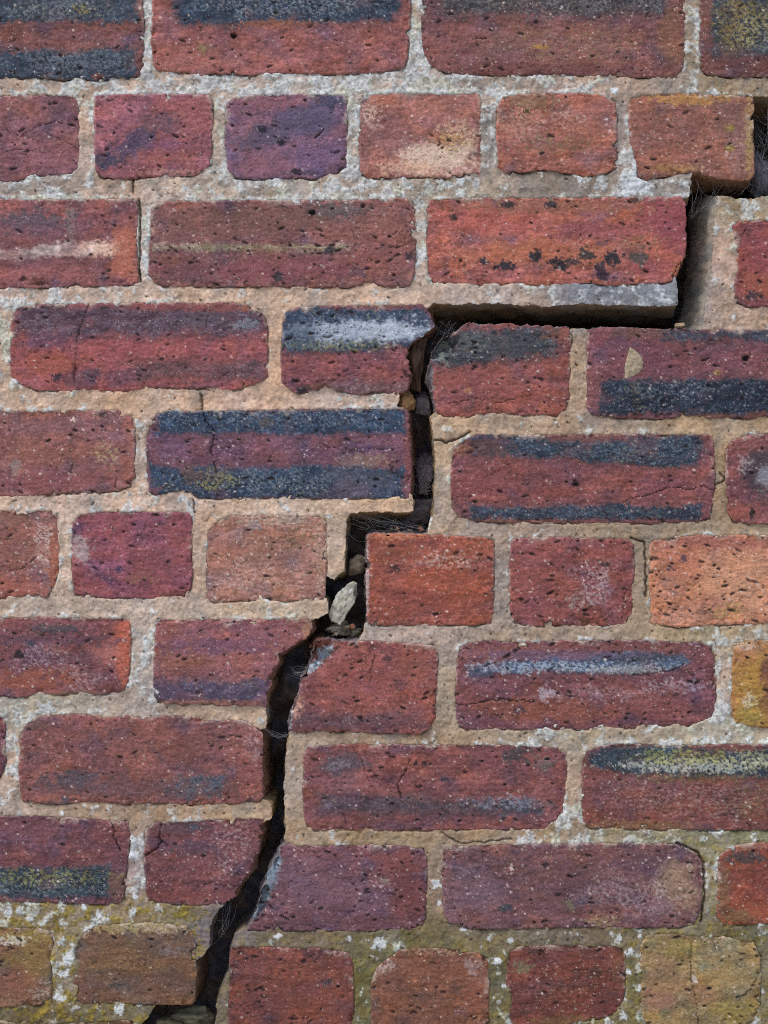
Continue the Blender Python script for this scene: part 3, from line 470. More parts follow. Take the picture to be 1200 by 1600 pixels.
brick('9c', [(360, 1482), (375, 1478), (440, 1480), (500, 1481), (543, 1487), (552, 1498), (553, 1590), (548, 1606), (538, 1620), (370, 1622), (356, 1610), (357, 1540)], (122, 68, 60),
      [E(470, 1520, 50, 26, (140, 76, 58), .6), E(510, 1570, 36, 40, (138, 74, 58), .5), E(400, 1500, 40, 16, (110, 66, 66), .6), E(511, 1535, 9, 6, (70, 58, 66), .85), E(430, 1560, 50, 30, (120, 70, 64), .4), E(530, 1488, 20, 8, (170, 150, 150), .6, .4), E(416, 1480, 8, 4, (190, 90, 80), .8)], pits=1.3)
brick('9d', [(580, 1532), (588, 1512), (604, 1498), (622, 1484), (650, 1481), (700, 1482), (744, 1488), (762, 1500), (765, 1540), (763, 1610), (754, 1625), (592, 1625), (579, 1600)], (130, 82, 64),
      [E(690, 1520, 50, 26, (140, 86, 62), .5), E(740, 1510, 12, 14, (165, 145, 150), .6, .055), E(740, 1560, 26, 24, (140, 78, 58), .6), E(660, 1570, 60, 30, (122, 80, 62), .5), E(600, 1510, 16, 14, (190, 175, 165), .7, .35), E(690, 1485, 60, 6, (170, 150, 110), .6, .4), E(720, 1582, 12, 8, (110, 80, 92), .5)], pits=1.1)
brick('9e', [(795, 1487), (810, 1479), (860, 1476), (960, 1478), (975, 1481), (978, 1500), (977, 1530), (975, 1560), (965, 1583), (940, 1592), (900, 1599), (872, 1610), (812, 1620), (794, 1590), (800, 1562), (790, 1540), (791, 1510)], (114, 62, 53),
      [E(815, 1512, 16, 10, (120, 120, 88), .7, .055), E(880, 1480, 70, 6, (150, 120, 105), .5, .4), E(930, 1520, 10, 9, (70, 52, 46), .7), E(930, 1565, 36, 16, (134, 66, 50), .5), E(870, 1550, 60, 20, (150, 120, 110), .35, .58), E(965, 1515, 14, 26, (122, 84, 60), .5), E(890, 1595, 60, 8, (120, 96, 56), .6)], pits=.9)
brick('9f', [(1000, 1477), (1006, 1463), (1050, 1458), (1080, 1462), (1100, 1463), (1130, 1464), (1178, 1472), (1190, 1498), (1188, 1570), (1180, 1594), (1150, 1608), (1085, 1606), (1012, 1614), (1001, 1580)], (146, 122, 80),
      [E(1040, 1530, 36, 60, (156, 116, 84), .6, .15), E(1140, 1520, 50, 40, (150, 128, 84), .5), E(1150, 1580, 44, 24, (156, 138, 62), .6, .055), E(1060, 1480, 40, 16, (150, 138, 70), .6, .2), E(1100, 1555, 30, 20, (148, 98, 70), .5), E(1085, 1530, 6, 6, (210, 200, 200), .8), E(1030, 1560, 30, 20, (150, 100, 90), .5, .055), C([(1078, 1500), (1080, 1530), (1085, 1550), (1089, 1580), (1092, 1606)], 1.4, 5), C([(1150, 1560), (1175, 1545), (1188, 1520)], 1.6, 4), D(1082, 1490, 5, 30, 3)], pits=1.4, flecks=.9, var=1.4, label='yellow green algae covered brick with a vertical crack')
brick('9g', [(1214, 1475), (1400, 1470), (1408, 1490), (1404, 1600), (1220, 1604), (1212, 1580)], (110, 100, 66), [E(1230, 1540, 40, 60, (120, 110, 70), .6)])
# course 10
brick('10a', [(-200, 1596), (0, 1595), (90, 1598), (200, 1593), (207, 1600), (206, 1720), (196, 1732), (-200, 1734)], (100, 66, 52), [E(80, 1600, 130, 8, (110, 98, 50), .7)])
brick('10b', [(232, 1652), (630, 1650), (638, 1660), (636, 1780), (236, 1786)], (120, 72, 62))
brick('10c', [(660, 1652), (1062, 1648), (1070, 1660), (1068, 1782), (664, 1786)], (124, 76, 66))
brick('10d', [(1092, 1640), (1492, 1636), (1500, 1650), (1496, 1770), (1096, 1774)], (118, 78, 62))
brick('1g', [(1224, 180), (1408, 180), (1414, 190), (1412, 306), (1230, 310), (1222, 300)], (140, 86, 78))

# bricks of the same wall round about the picture
def margin_row(x_from, x_to, y0, y1, header, off=0):
    L, g = (190, 20) if header else (405, 22)
    r = random.Random(int(y0 * 7 + x_from * 3))
    x = x_from + off
    while x < x_to:
        a, b = max(x, x_from), min(x + L, x_to)
        if b - a > 60:
            j = lambda s=3: r.uniform(-s, s)
            pts = [(a + 6, y0 + j()), ((a + b) / 2, y0 + j()), (b - 6, y0 + j()), (b, y0 + 10), (b + j(), (y0 + y1) / 2), (b, y1 - 12), (b - 12, y1 + j()), ((a + b) / 2, y1 + j()), (a + 10, y1 + j()), (a, y1 - 10), (a + j(), (y0 + y1) / 2), (a, y0 + 8)]
            c = r.choice([(150, 84, 78), (132, 78, 80), (160, 92, 82), (122, 76, 86), (142, 86, 74), (116, 70, 70)])
            mk = []
            if not header and r.random() < 0.6:
                mk.append(B(a + 16, y0 + 2, b - 16, y0 + r.uniform(25, 45), INK, .9))
            if not header and r.random() < 0.35:
                mk.append(B(a + 16, y1 - r.uniform(25, 45), b - 16, y1 - 3, INK, .9))
            brick('m', pts, c, mk)
        x += L + g
for k, (y0, y1, hd) in enumerate([(-186, -46, 0), (-348, -208, 1), (-510, -372, 0)]):
    margin_row(XMIN + 12, XMAX - 12, y0, y1, hd, off=(-60, -40, -250)[k])
for key_l, key_r, hd in (('0a', '0d', 0), ('1a', '1g', 1), ('2a', '2d', 0), ('3a', '3d', 0), ('4a', '4d', 0), ('5a', '5g', 1), ('6a', '6e', 0), ('7a', '7d', 0), ('8a', '8e', 0), ('9a', '9g', 1), ('10a', '10d', 0)):
    d = {b['key']: np.array(b['pts']) for b in BR if b['key'] != 'm'}
    a, b = d[key_l], d[key_r]
    xl = a[:, 0].min() - 21; n = 3 if not hd else 5
    L = 427 if not hd else 210
    off = (xl - (XMIN + 12)) % L - L
    margin_row(XMIN + 12, xl, np.median(a[:, 1][a[:, 1] < a[:, 1].mean()]), np.median(a[:, 1][a[:, 1] > a[:, 1].mean()]), hd, off=off + 22)
    margin_row(b[:, 0].max() + 21, XMAX - 12, np.median(b[:, 1][b[:, 1] < b[:, 1].mean()]), np.median(b[:, 1][b[:, 1] > b[:, 1].mean()]), hd)
for y0, hd in ((1756, 1), (1920, 0)):
    margin_row(XMIN + 12, 206, y0, y0 + 138, hd, off=-50)
    margin_row(230, XMAX - 12, y0 + 50, y0 + 188, hd)

# ------------------------------------------------------------------ the crack: left and right banks of mortar
LEFT_BANK = [(XMIN, YMIN), (XMAX, YMIN), (XMAX, 156), (1400, 153), (1178, 151), (1168, 160), (1168, 262), (1083, 266), (1079, 280), (1081, 296), (1077, 306), (1060, 315), (1058, 428), (1057, 440), (1060, 458), (1059, 477),
             (1000, 478), (940, 476), (900, 475), (860, 479), (780, 474), (700, 475), (676, 474), (662, 486), (640, 525), (624, 548), (628, 600), (622, 614), (625, 624), (620, 634), (630, 642), (630, 765), (643, 774), (647, 786), (645, 797), (638, 801),
             (600, 800), (562, 800), (546, 803), (541, 815), (540, 860), (538, 893), (528, 899), (522, 904), (510, 900), (499, 906), (498, 930), (511, 937), (513, 948), (511, 958), (498, 966), (474, 972), (468, 990), (428, 1012), (412, 1040), (402, 1090),
             (415, 1104), (417, 1122), (414, 1137), (404, 1142), (398, 1150), (398, 1240), (412, 1250), (426, 1256), (424, 1278), (410, 1286), (396, 1292), (388, 1338), (360, 1372), (345, 1400), (352, 1412), (344, 1420), (334, 1432), (328, 1446), (326, 1480), (319, 1492), (308, 1500), (298, 1502),
             (296, 1560), (244, 1562), (240, 1576), (232, 1590), (222, 1600), (214, 1612), (214, 1760), (213, YMAX), (XMIN, YMAX)]
RIGHT_BANK = [(XMAX, 163), (1400, 160), (1226, 158), (1220, 300), (1190, 309), (1150, 311), (1130, 305), (1121, 306), (1118, 330), (1116, 360), (1114, 400), (1113, 430), (1108, 460), (1103, 482), (1100, 508), (1090, 524), (926, 524), (917, 514), (893, 513), (884, 524), (748, 520), (704, 545), (692, 580), (692, 636), (674, 652), (676, 670), (678, 690), (681, 720), (679, 760), (678, 800), (672, 826), (664, 842), (586, 843), (586, 962), (571, 975), (568, 988), (560, 999),
              (548, 1010), (524, 1030), (494, 1062), (478, 1090), (464, 1130), (452, 1146), (448, 1170), (446, 1186), (444, 1230), (445, 1270), (447, 1300), (443, 1311), (450, 1326), (450, 1360), (432, 1410), (412, 1440), (396, 1450), (380, 1452), (367, 1462), (362, 1478), (374, 1488), (372, 1510), (356, 1522), (346, 1545), (339, 1570), (337, 1600), (336, 1638), (236, 1642), (226, 1660), (225, YMAX), (XMAX, YMAX)]
CRACK = [(1400, 156), (1205, 156), (1200, 250), (1100, 292), (1090, 330), (1088, 495), (690, 492), (655, 560), (660, 815), (558, 820), (555, 900), (530, 985), (470, 1020), (440, 1070), (430, 1140), (432, 1290), (400, 1390), (352, 1440), (325, 1560), (250, 1590), (220, 1680), (219, YMAX)]

# ------------------------------------------------------------------ building the bricks
wall = bpy.data.objects.new('brick_wall', None)
COL.objects.link(wall)
wall.location = (0, 0, 0)
wall['kind'] = 'thing'
tag(wall, 'weathered red brick wall split by a stepped crack running from top right to bottom left', 'wall')

DB = np.full((NY, NX), -60.0, dtype=np.float32)       # distance inside the nearest brick (negative = out in the mortar)
DV = np.zeros((NY, NX), dtype=np.float32)             # >0 where the nearest brick is above (its lower edge), <0 below

BID = -np.ones((NY, NX), dtype=np.int32)

def shade_marks(bk, u, v, col, h):
    for m in bk['marks']:
        t = m[0]
        if t in 'BQ':
            if t == 'B':
                _, x0, y0, x1, y1, c, s, f, na = m
                d = np.minimum(np.minimum(u - x0, x1 - u), np.minimum(v - y0, y1 - v))
            else:
                _, pts, c, s, f, na = m
                d = poly_sdf(pts, u, v)
            d = d + na * 0.9 * fbm(u, v, 34, 3, 21, stretch=1.6) + na * 0.75 * fbm(u, v, 9, 3, 27, 0.65)
            k = s * sstep(-f / 2, f / 2, d + 3.0 * fbm(u, v, 4.5, 2, 35))
            fr = 0.35 * sstep(-20, -2, d) * (1 - k)
            col += (np.array((104, 70, 74), dtype=np.float32) - col) * fr[:, None]
            c = np.array(c, dtype=np.float32)
            if c.mean() < 110: c = c * np.array((0.74, 0.89, 1.0), dtype=np.float32)
            k = k * (1 - 0.22 * sstep(0.2, 0.8, fbm(u, v, 14, 4, 31, 0.7))) * (1 - 0.4 * sstep(0.15, 0.75, fbm(u, v, 48, 3, 32, stretch=1.6)))
            cb = c[None] * (1 + 0.2 * fbm(u, v, 12, 4, 37, .7, stretch=1.5) + 0.16 * fbm(u, v, 50, 3, 33, stretch=1.5))[:, None]
            col += (cb - col) * k[:, None]
            h += 0.7 * k
            if np.mean(c) < 100:
                nf = fbm(u, v, 4.2, 3, 39, .75, stretch=1.4) * 0.5 + 0.22 * fbm(u, v, 40, 2, 43)
                kf = k * sstep(.26, .36, nf) * 0.55
                fc = np.where((fbm(u, v, 60, 2, 45) > .35)[:, None], np.array((150, 142, 90), dtype=np.float32), np.array((150, 164, 172), dtype=np.float32))
                col += (fc - col) * kf[:, None]
                h += 0.5 * kf
        elif t == 'E':
            _, cx, cy, rx, ry, c, s, patch, rot = m
            a = math.radians(rot); ca, sa = math.cos(a), math.sin(a)
            du = (u - cx) * ca + (v - cy) * sa; dv = -(u - cx) * sa + (v - cy) * ca
            sel = (np.abs(u - cx) < 1.9 * max(rx, ry) + 8) & (np.abs(v - cy) < 1.9 * max(rx, ry) + 8)
            if not sel.any(): continue
            du, dv, us, vs = du[sel], dv[sel], u[sel], v[sel]
            q = 1 - np.sqrt((du / rx) ** 2 + (dv / ry) ** 2)
            sz = max(3.0, min(rx, ry))
            q = q + (0.38 if sz > 18 else 0.62) * fbm(us, vs, sz * (1.3 if sz > 18 else 0.9), 4, 41, 0.65) + (0.22 * fbm(us, vs, 5.0, 2, 47) if sz > 6 else 0)
            k = sstep(-0.12, 0.5, q) if sz > 12 else sstep(-0.1, 0.25, q)
            if patch > 0:
                n = fbm(us, vs, 4.6, 3, 53, 0.75, stretch=1.3) * 0.52 + 0.14 * fbm(us, vs, 24, 2, 57) + 0.5
                k = k * sstep(patch - 0.06, patch + 0.06, n)
            k = s * k
            col[sel] += (np.array(c, dtype=np.float32) - col[sel]) * k[:, None]
            if patch > 0.1:
                h[sel] += 0.9 * k
        elif t == 'C':
            _, pts, w, dep = m
            wx = u + 3.0 * fbm(u, v, 14, 3, 61); wy = v + 3.0 * fbm(u, v, 14, 3, 66)
            d = line_dist(pts, wx, wy)
            w2 = w * (0.52 + 0.6 * fbm(u, v, 16, 3, 69))
            k = sstep(1.0, 0.0, d / np.maximum(w2, 0.5) - 0.25)
            col += (np.array((64, 48, 44), dtype=np.float32) - col) * (0.45 * k)[:, None]
            h -= 0.6 * dep * k
        elif t == 'D':
            _, cx, cy, rx, ry, dep = m
            q = 1 - np.sqrt(((u - cx) / rx) ** 2 + ((v - cy) / ry) ** 2) + 0.3 * fbm(u, v, 12, 3, 71)
            h -= dep * sstep(0.0, 0.8, q)
    return col, h

def edge_noise(x, y, seed, broken):
    n = 0.9 * fbm(x, y, 26, 3, seed, .6) + 0.95 * fbm(x, y, 8, 3, seed + 1, .65)
    # here and there a bite out of the arris
    n -= 4.0 * sstep(0.62, 0.95, fbm(x, y, 20, 2, seed + 4)) + 7.0 * sstep(0.66, 0.9, fbm(x, y, 34, 3, seed + 10, .6))
    if broken:
        near = sstep(40, 18, line_dist(CRACK, x, y))
        n += near * (3.4 * fbm(x, y, 17, 4, seed + 6, .65))
    return n

RINGS_LONG = np.array([0.02, 2.5, 5, 8, 12, 17, 23, 30, 38, 48, 60, 75, 92, 115, 145, 190], dtype=np.float32)
RINGS_SHORT = np.array([0.02, 8, 60], dtype=np.float32)

bricks_out = []
for bi, bk in enumerate(BR):
    P = np.array(bk['pts'], dtype=np.float32)
    i0 = max(np.searchsorted(XS, P[:, 0].min() - 16) - 1, 0); i1 = min(np.searchsorted(XS, P[:, 0].max() + 16) + 1, NX)
    j0 = max(np.searchsorted(YS, P[:, 1].min() - 16) - 1, 0); j1 = min(np.searchsorted(YS, P[:, 1].max() + 16) + 1, NY)
    xs, ys = XS[i0:i1], YS[j0:j1]
    X, Y = np.meshgrid(xs, ys)
    sd = poly_sdf(P, X, Y)
    seed = 200 + (bi % 40) * 3
    near_edge = np.abs(sd) < 14
    nz = np.zeros_like(sd)
    nz[near_edge] = edge_noise(X[near_edge], Y[near_edge], seed, bk['edge'])
    F = sd + nz
    win = (slice(j0, j1), slice(i0, i1))
    cy = (P[:, 1].min() + P[:, 1].max()) / 2
    better = F > DB[win]
    DB[win] = np.where(better, F, DB[win])
    BID[win] = np.where(F > 0, bi, BID[win])
    qx = (X - P[:, 0].mean()) ; hw = (P[:, 0].max() - P[:, 0].min()) / 2; hh_ = (P[:, 1].max() - P[:, 1].min()) / 2
    ex_ = np.abs(X - (P[:, 0].max() + P[:, 0].min()) / 2) - hw; ey_ = np.abs(Y - cy) - hh_
    side = np.where(ey_ > ex_, np.where(Y > cy, 1.0, 0.0), np.where(qx > 0, 0.6, 0.08))
    DV[win] = np.where(better, side, DV[win])
    u, v, quads, polys, bedges = contour_mesh(F, xs, ys)
    # distance at vertices
    d = poly_sdf(P, u, v)
    ne = np.abs(d) < 14
    dn = d.copy()
    dn[ne] += edge_noise(u[ne], v[ne], seed, bk['edge'])
    d = np.maximum(dn, 0)
    r = np.random.default_rng(500 + bi)
    h0 = bk['h'] if bk['h'] is not None else r.uniform(-1.2, 1.6)
    cx = P[:, 0].mean()
    h = np.full(u.shape, h0, dtype=np.float32)
    h += (u - cx) * r.uniform(-.006, .006) + (v - cy) * r.uniform(-.012, .012)
    h += 1.3 * fbm(u, v, 70, 3, seed + 2) + 0.75 * fbm(u, v, 16, 4, seed + 3, 0.62, stretch=1.7) + 0.62 * fbm(u, v, 5, 3, seed + 5, .75, stretch=1.4)
    dc = line_dist(CRACK, u, v)
    er = 3.0 - 1.4 * sstep(45, 25, dc)
    er = er * (1 + 0.35 * fbm(u, v, 26, 2, seed + 7))
    e = np.clip(d / np.maximum(er, 1.2), 0, 1)
    h -= (er * 0.7) * (1 - np.sqrt(np.clip(1 - (1 - e) ** 2, 0, 1)))
    # chipped arrises
    chip = sstep(0.35, 0.75, fbm(u, v, 22, 4, seed + 8, .6)) * sstep(10, 2, d)
    h -= 3.2 * chip
    # colour
    col = np.tile(np.array(bk['col'], dtype=np.float32), (len(u), 1))
    vr = bk['var']
    n1 = fbm(u, v, 85, 3, seed + 9, stretch=1.6); n2 = fbm(u, v, 24, 4, seed + 11, 0.6, stretch=1.5); n3 = fbm(u, v, 30, 3, seed + 13, stretch=1.8)
    col *= (1 + vr * (0.09 * n1 + 0.12 * n2))[:, None]
    col += (vr * n3)[:, None] * np.array((11, 2, -9), dtype=np.float32)
    col += (sstep(0.1, 0.9, fbm(u, v, 45, 3, seed + 15)) * vr)[:, None] * np.array((-20, -3, 8), dtype=np.float32)
    col *= (1 + 0.07 * fbm(u, v, 8, 3, seed + 16, .6, stretch=6.0))[:, None]
    h += 0.35 * fbm(u, v, 6, 3, seed + 16, .6, stretch=7.0)
    # small scale clay mottling
    n4 = fbm(u, v, 7, 3, seed + 17, 0.7)
    col *= (1 + 0.13 * n4)[:, None]
    chipc = np.array(bk['col'], dtype=np.float32) * np.array((1.10, .98, .86))
    col += (chipc - col) * (0.5 * chip)[:, None]
    if bk['key'] != 'm' or True:
        col, h = shade_marks(bk, u, v, col, h)
    # thin skin of mortar and lichen along the arrises, mostly the upper one
    up = np.where(v < cy, 1.0, 0.35)
    sm = sstep(4.5, 0.5, d) * sstep(0.0, 0.5, fbm(u, v, 12, 3, seed + 19) + 0.15) * up * (dc > 25)
    col += (np.array((186, 168, 150), dtype=np.float32) - col) * (0.6 * sm)[:, None]
    tl = np.where(v < cy, 1.0, 0.15)
    s2 = sstep(11, 1, d + 3 * fbm(u, v, 9, 3, seed + 18)) * sstep(.22, .5, fbm(u, v, 34, 3, seed + 20)) * tl * (dc > 30)
    smc = np.array((182, 166, 150), dtype=np.float32) * (1 + 0.12 * fbm(u, v, 6, 3, seed + 22))[:, None]
    col += (smc - col) * (0.72 * s2)[:, None]
    h += 0.8 * s2
    # pores and pale grit
    fine = (P[:, 0].max() > -20) and (P[:, 0].min() < 1220) and (P[:, 1].max() > -20) and (P[:, 1].min() < 1620)
    if fine:
        x0, x1, y0, y1 = max(P[:, 0].min(), -24), min(P[:, 0].max(), 1224), max(P[:, 1].min(), -24), min(P[:, 1].max(), 1624)
        area = (x1 - x0) * (y1 - y0) / (400 * 140)
        order = np.argsort(u, kind='stable'); us = u[order]
        def spots(n, rmin, rmax, power, depth, c, s, el):
            for _ in range(int(n)):
                px, py = r.uniform(x0, x1), r.uniform(y0, y1)
                cl = float(fbm(np.array([px]), np.array([py]), 46, 3, seed + int(el * 10), .6)[0])
                if cl < r.uniform(-0.75, 0.6): continue
                rad = rmin + (rmax - rmin) * r.random() ** power
                ex = rad * r.uniform(1, el)
                a, b = np.searchsorted(us, px - ex * 1.5), np.searchsorted(us, px + ex * 1.5)
                ids = order[a:b]
                ids = ids[np.abs(v[ids] - py) < ex * 1.5]
                if len(ids) == 0: continue
                an = r.uniform(-.6, .6)
                du = u[ids] - px; dv = v[ids] - py
                q = np.sqrt(((du * math.cos(an) + dv * math.sin(an)) / ex) ** 2 + ((-du * math.sin(an) + dv * math.cos(an)) / rad) ** 2)
                k = sstep(1.25, 0.55, q)
                h[ids] -= depth * rad * k
                col[ids] += (np.array(c, dtype=np.float32) * r.uniform(.85, 1.15) - col[ids]) * (s * r.uniform(.6, 1) * k)[:, None]
        spots(520 * area * bk['pits'] ** 1.5 * r.uniform(.2, .75), 0.5, 2.5, 3.4, 1.1, (50, 40, 42), .85, 3.0)
        spots(440 * area * bk['flecks'] * r.uniform(.5, 1.3), 0.6, 1.9, 4, -0.25, (214, 200, 190), .85, 1.5)
    # fracture faces: long rings round any brick that borders the crack
    nv = len(u)
    fresh = np.array((112, 78, 62), dtype=np.float32)
    be = np.array(bedges, dtype=np.int64).reshape(-1, 2)
    bverts = np.unique(be)
    is_long = bool((dc[bverts] < 34).any())
    rings = RINGS_LONG if is_long else RINGS_SHORT
    if is_long:
        onr = (poly_sdf(RIGHT_BANK, u[bverts], v[bverts]) > poly_sdf(LEFT_BANK, u[bverts], v[bverts]))[:, None]
        fresh = np.where(onr, np.array((128, 132, 136), dtype=np.float32), np.array((134, 98, 70), dtype=np.float32))
    remap = -np.ones(nv, dtype=np.int64); remap[bverts] = np.arange(len(bverts))
    # outward normal from the distance field
    g = 1.0
    bu, bv = u[bverts], v[bverts]
    gx = poly_sdf(P, bu + 2, bv) - poly_sdf(P, bu - 2, bv); gy = poly_sdf(P, bu, bv + 2) - poly_sdf(P, bu, bv - 2)
    gl = np.sqrt(gx * gx + gy * gy) + 1e-6
    gx, gy = gx / gl, gy / gl
    allu, allv, allh, allc = [u], [v], [h], [col]
    allq = [quads]
    hb = h[bverts]
    prev = bverts
    tcoord = bu * 0.83 + bv * 1.21
    pe = poly_sdf(P, bu, bv)
    for k, dep in enumerate(rings):
        if is_long:
            inset = 2.4 * fbm(tcoord, np.full_like(tcoord, dep), 10, 4, seed + 21, .6) * min(1, dep / 8) + 3.2 * fbm(tcoord, np.full_like(tcoord, dep), 34, 2, seed + 23) * min(1, dep / 25) + 0.02 * dep
            inset = inset - np.clip(pe, -6, 6) * min(1.0, dep / 14) * 0.7 - 0.02 * dep - np.where(onr[:, 0], 0.05, 0.10) * min(dep, 90)
            if k == 0: inset = np.zeros_like(bu)
        else:
            inset = np.full_like(bu, 0.0 if k == 0 else 1.0 + 0.01 * dep)
        ru, rv = bu + gx * inset, bv + gy * inset
        rh = hb - dep if k <= 1 else np.full_like(hb, h0 - dep)
        cc = fresh * (1 + 0.25 * fbm(tcoord, np.full_like(tcoord, dep), 16, 3, seed + 25))[:, None]
        cc = cc * 0.7 + 0.3 * np.array(bk['col'], dtype=np.float32) * 0.8
        if k == 0: cc = 0.5 * cc + 0.5 * col[bverts]
        cur = nv + k * len(bverts) + np.arange(len(bverts))
        pr = remap[be]
        a, b = be[:, 0], be[:, 1]
        if k > 0: A, Bq = cur[pr[:, 0]] - len(bverts), cur[pr[:, 1]] - len(bverts)
        if k > 0:
            sq = np.stack([A, cur[pr[:, 0]], cur[pr[:, 1]], Bq], 1)
            if is_long and k > 3: sq = sq[dc[be[:, 0]] < 75]
            allq.append(sq)
        allu.append(ru); allv.append(rv); allh.append(rh); allc.append(cc)
    U = np.concatenate(allu); V = np.concatenate(allv); H = np.concatenate(allh); CC = np.concatenate(allc)
    Qd = np.concatenate(allq)
    cz = W(cx, cy, 0)
    me = make_mesh('brick', W(U, V, H) - cz, Qd, polys, lin(dull(CC)))
    o = link('brick', me, M_BRICK, wall, tuple(float(x) for x in cz))
    if bk['label']: o['label'] = bk['label']
    bk['obj'] = o

# ------------------------------------------------------------------ mortar
XG, YG = np.meshgrid(XS, YS)
BANK_L = poly_sdf(LEFT_BANK, XG, YG)
BANK_R = poly_sdf(RIGHT_BANK, XG, YG)
bank = np.maximum(BANK_L, BANK_R)
nb = np.abs(bank) < 12
bank[nb] += 2.2 * fbm(XG[nb], YG[nb], 17, 4, 301, .6) + 0.8 * fbm(XG[nb], YG[nb], 4.5, 2, 305)
FM = np.minimum(bank, 4.5 - DB)
mu, mv, mq, mp, mb = contour_mesh(FM, XS, YS)

def sample(A, u, v):
    i = np.clip(np.searchsorted(XS, u) - 1, 0, NX - 2); j = np.clip(np.searchsorted(YS, v) - 1, 0, NY - 2)
    tx = np.clip((u - XS[i]) / (XS[i + 1] - XS[i]), 0, 1); ty = np.clip((v - YS[j]) / (YS[j + 1] - YS[j]), 0, 1)
    return (A[j, i] * (1 - tx) + A[j, i + 1] * tx) * (1 - ty) + (A[j + 1, i] * (1 - tx) + A[j + 1, i + 1] * tx) * ty

MCOL = [(60, 135, 186, 168, 148), (300, 130, 190, 175, 158), (500, 125, 195, 185, 170), (900, 135, 178, 158, 138), (1150, 135, 152, 138, 112), (130, 220, 192, 172, 152), (340, 220, 190, 175, 155), (760, 220, 162, 150, 136), (970, 220, 166, 150, 136),
        (60, 295, 168, 156, 142), (180, 292, 182, 162, 142), (400, 292, 176, 166, 150), (700, 292, 166, 156, 136), (900, 290, 142, 132, 116), (1060, 290, 150, 148, 140), (225, 380, 200, 194, 186), (655, 380, 186, 172, 156),
        (100, 460, 192, 174, 156), (300, 462, 198, 174, 146), (600, 460, 202, 175, 147), (760, 462, 178, 164, 150), (950, 460, 122, 132, 142), (1050, 460, 132, 142, 150), (1130, 400, 186, 162, 142), (1150, 495, 182, 158, 132), (1180, 325, 168, 150, 112),
        (428, 545, 198, 168, 138), (905, 580, 176, 152, 122), (10, 540, 192, 168, 142), (200, 625, 192, 164, 134), (350, 622, 204, 175, 148), (560, 625, 192, 172, 152), (218, 700, 178, 162, 146), (690, 690, 186, 162, 128), (850, 662, 172, 152, 126), (1100, 665, 176, 152, 117), (1125, 740, 152, 130, 98),
        (690, 760, 176, 158, 132), (780, 828, 166, 150, 132), (1000, 828, 152, 136, 110), (100, 787, 196, 174, 152), (250, 785, 202, 177, 152), (450, 790, 197, 177, 152), (590, 790, 204, 176, 142), (100, 870, 192, 174, 152), (310, 870, 186, 162, 137), (530, 850, 188, 168, 142),
        (785, 900, 156, 146, 132), (1003, 900, 162, 142, 112), (150, 950, 186, 170, 150), (400, 955, 197, 177, 147), (650, 990, 177, 162, 146), (900, 990, 167, 150, 127), (1100, 990, 172, 157, 122), (225, 1030, 186, 176, 162), (225, 1090, 166, 156, 142), (60, 1105, 166, 162, 142), (330, 1110, 182, 162, 137),
        (697, 1080, 167, 152, 127), (1130, 1060, 177, 162, 142), (600, 1155, 152, 132, 107), (900, 1150, 167, 157, 132), (1140, 1150, 177, 172, 147), (15, 1190, 187, 167, 147), (455, 1220, 172, 157, 137), (895, 1220, 177, 157, 132), (200, 1265, 167, 142, 112), (380, 1262, 177, 152, 117),
        (600, 1308, 157, 137, 102), (800, 1305, 162, 142, 112), (1000, 1308, 150, 145, 115), (1150, 1305, 130, 130, 95), (210, 1350, 167, 152, 142), (680, 1380, 152, 132, 110), (1110, 1390, 157, 147, 117), (100, 1430, 142, 130, 96), (280, 1430, 140, 128, 88), (330, 1440, 118, 110, 108), (316, 1480, 122, 112, 112),
        (100, 1500, 148, 136, 98), (200, 1585, 114, 106, 76), (40, 1585, 110, 100, 70), (460, 1467, 117, 107, 87), (650, 1468, 110, 105, 75), (900, 1462, 117, 107, 87), (1150, 1450, 110, 105, 75), (565, 1540, 105, 100, 60), (778, 1540, 110, 105, 75), (985, 1540, 117, 112, 72)]  # lowest joints: algae tone, with the light fall-off mixed in
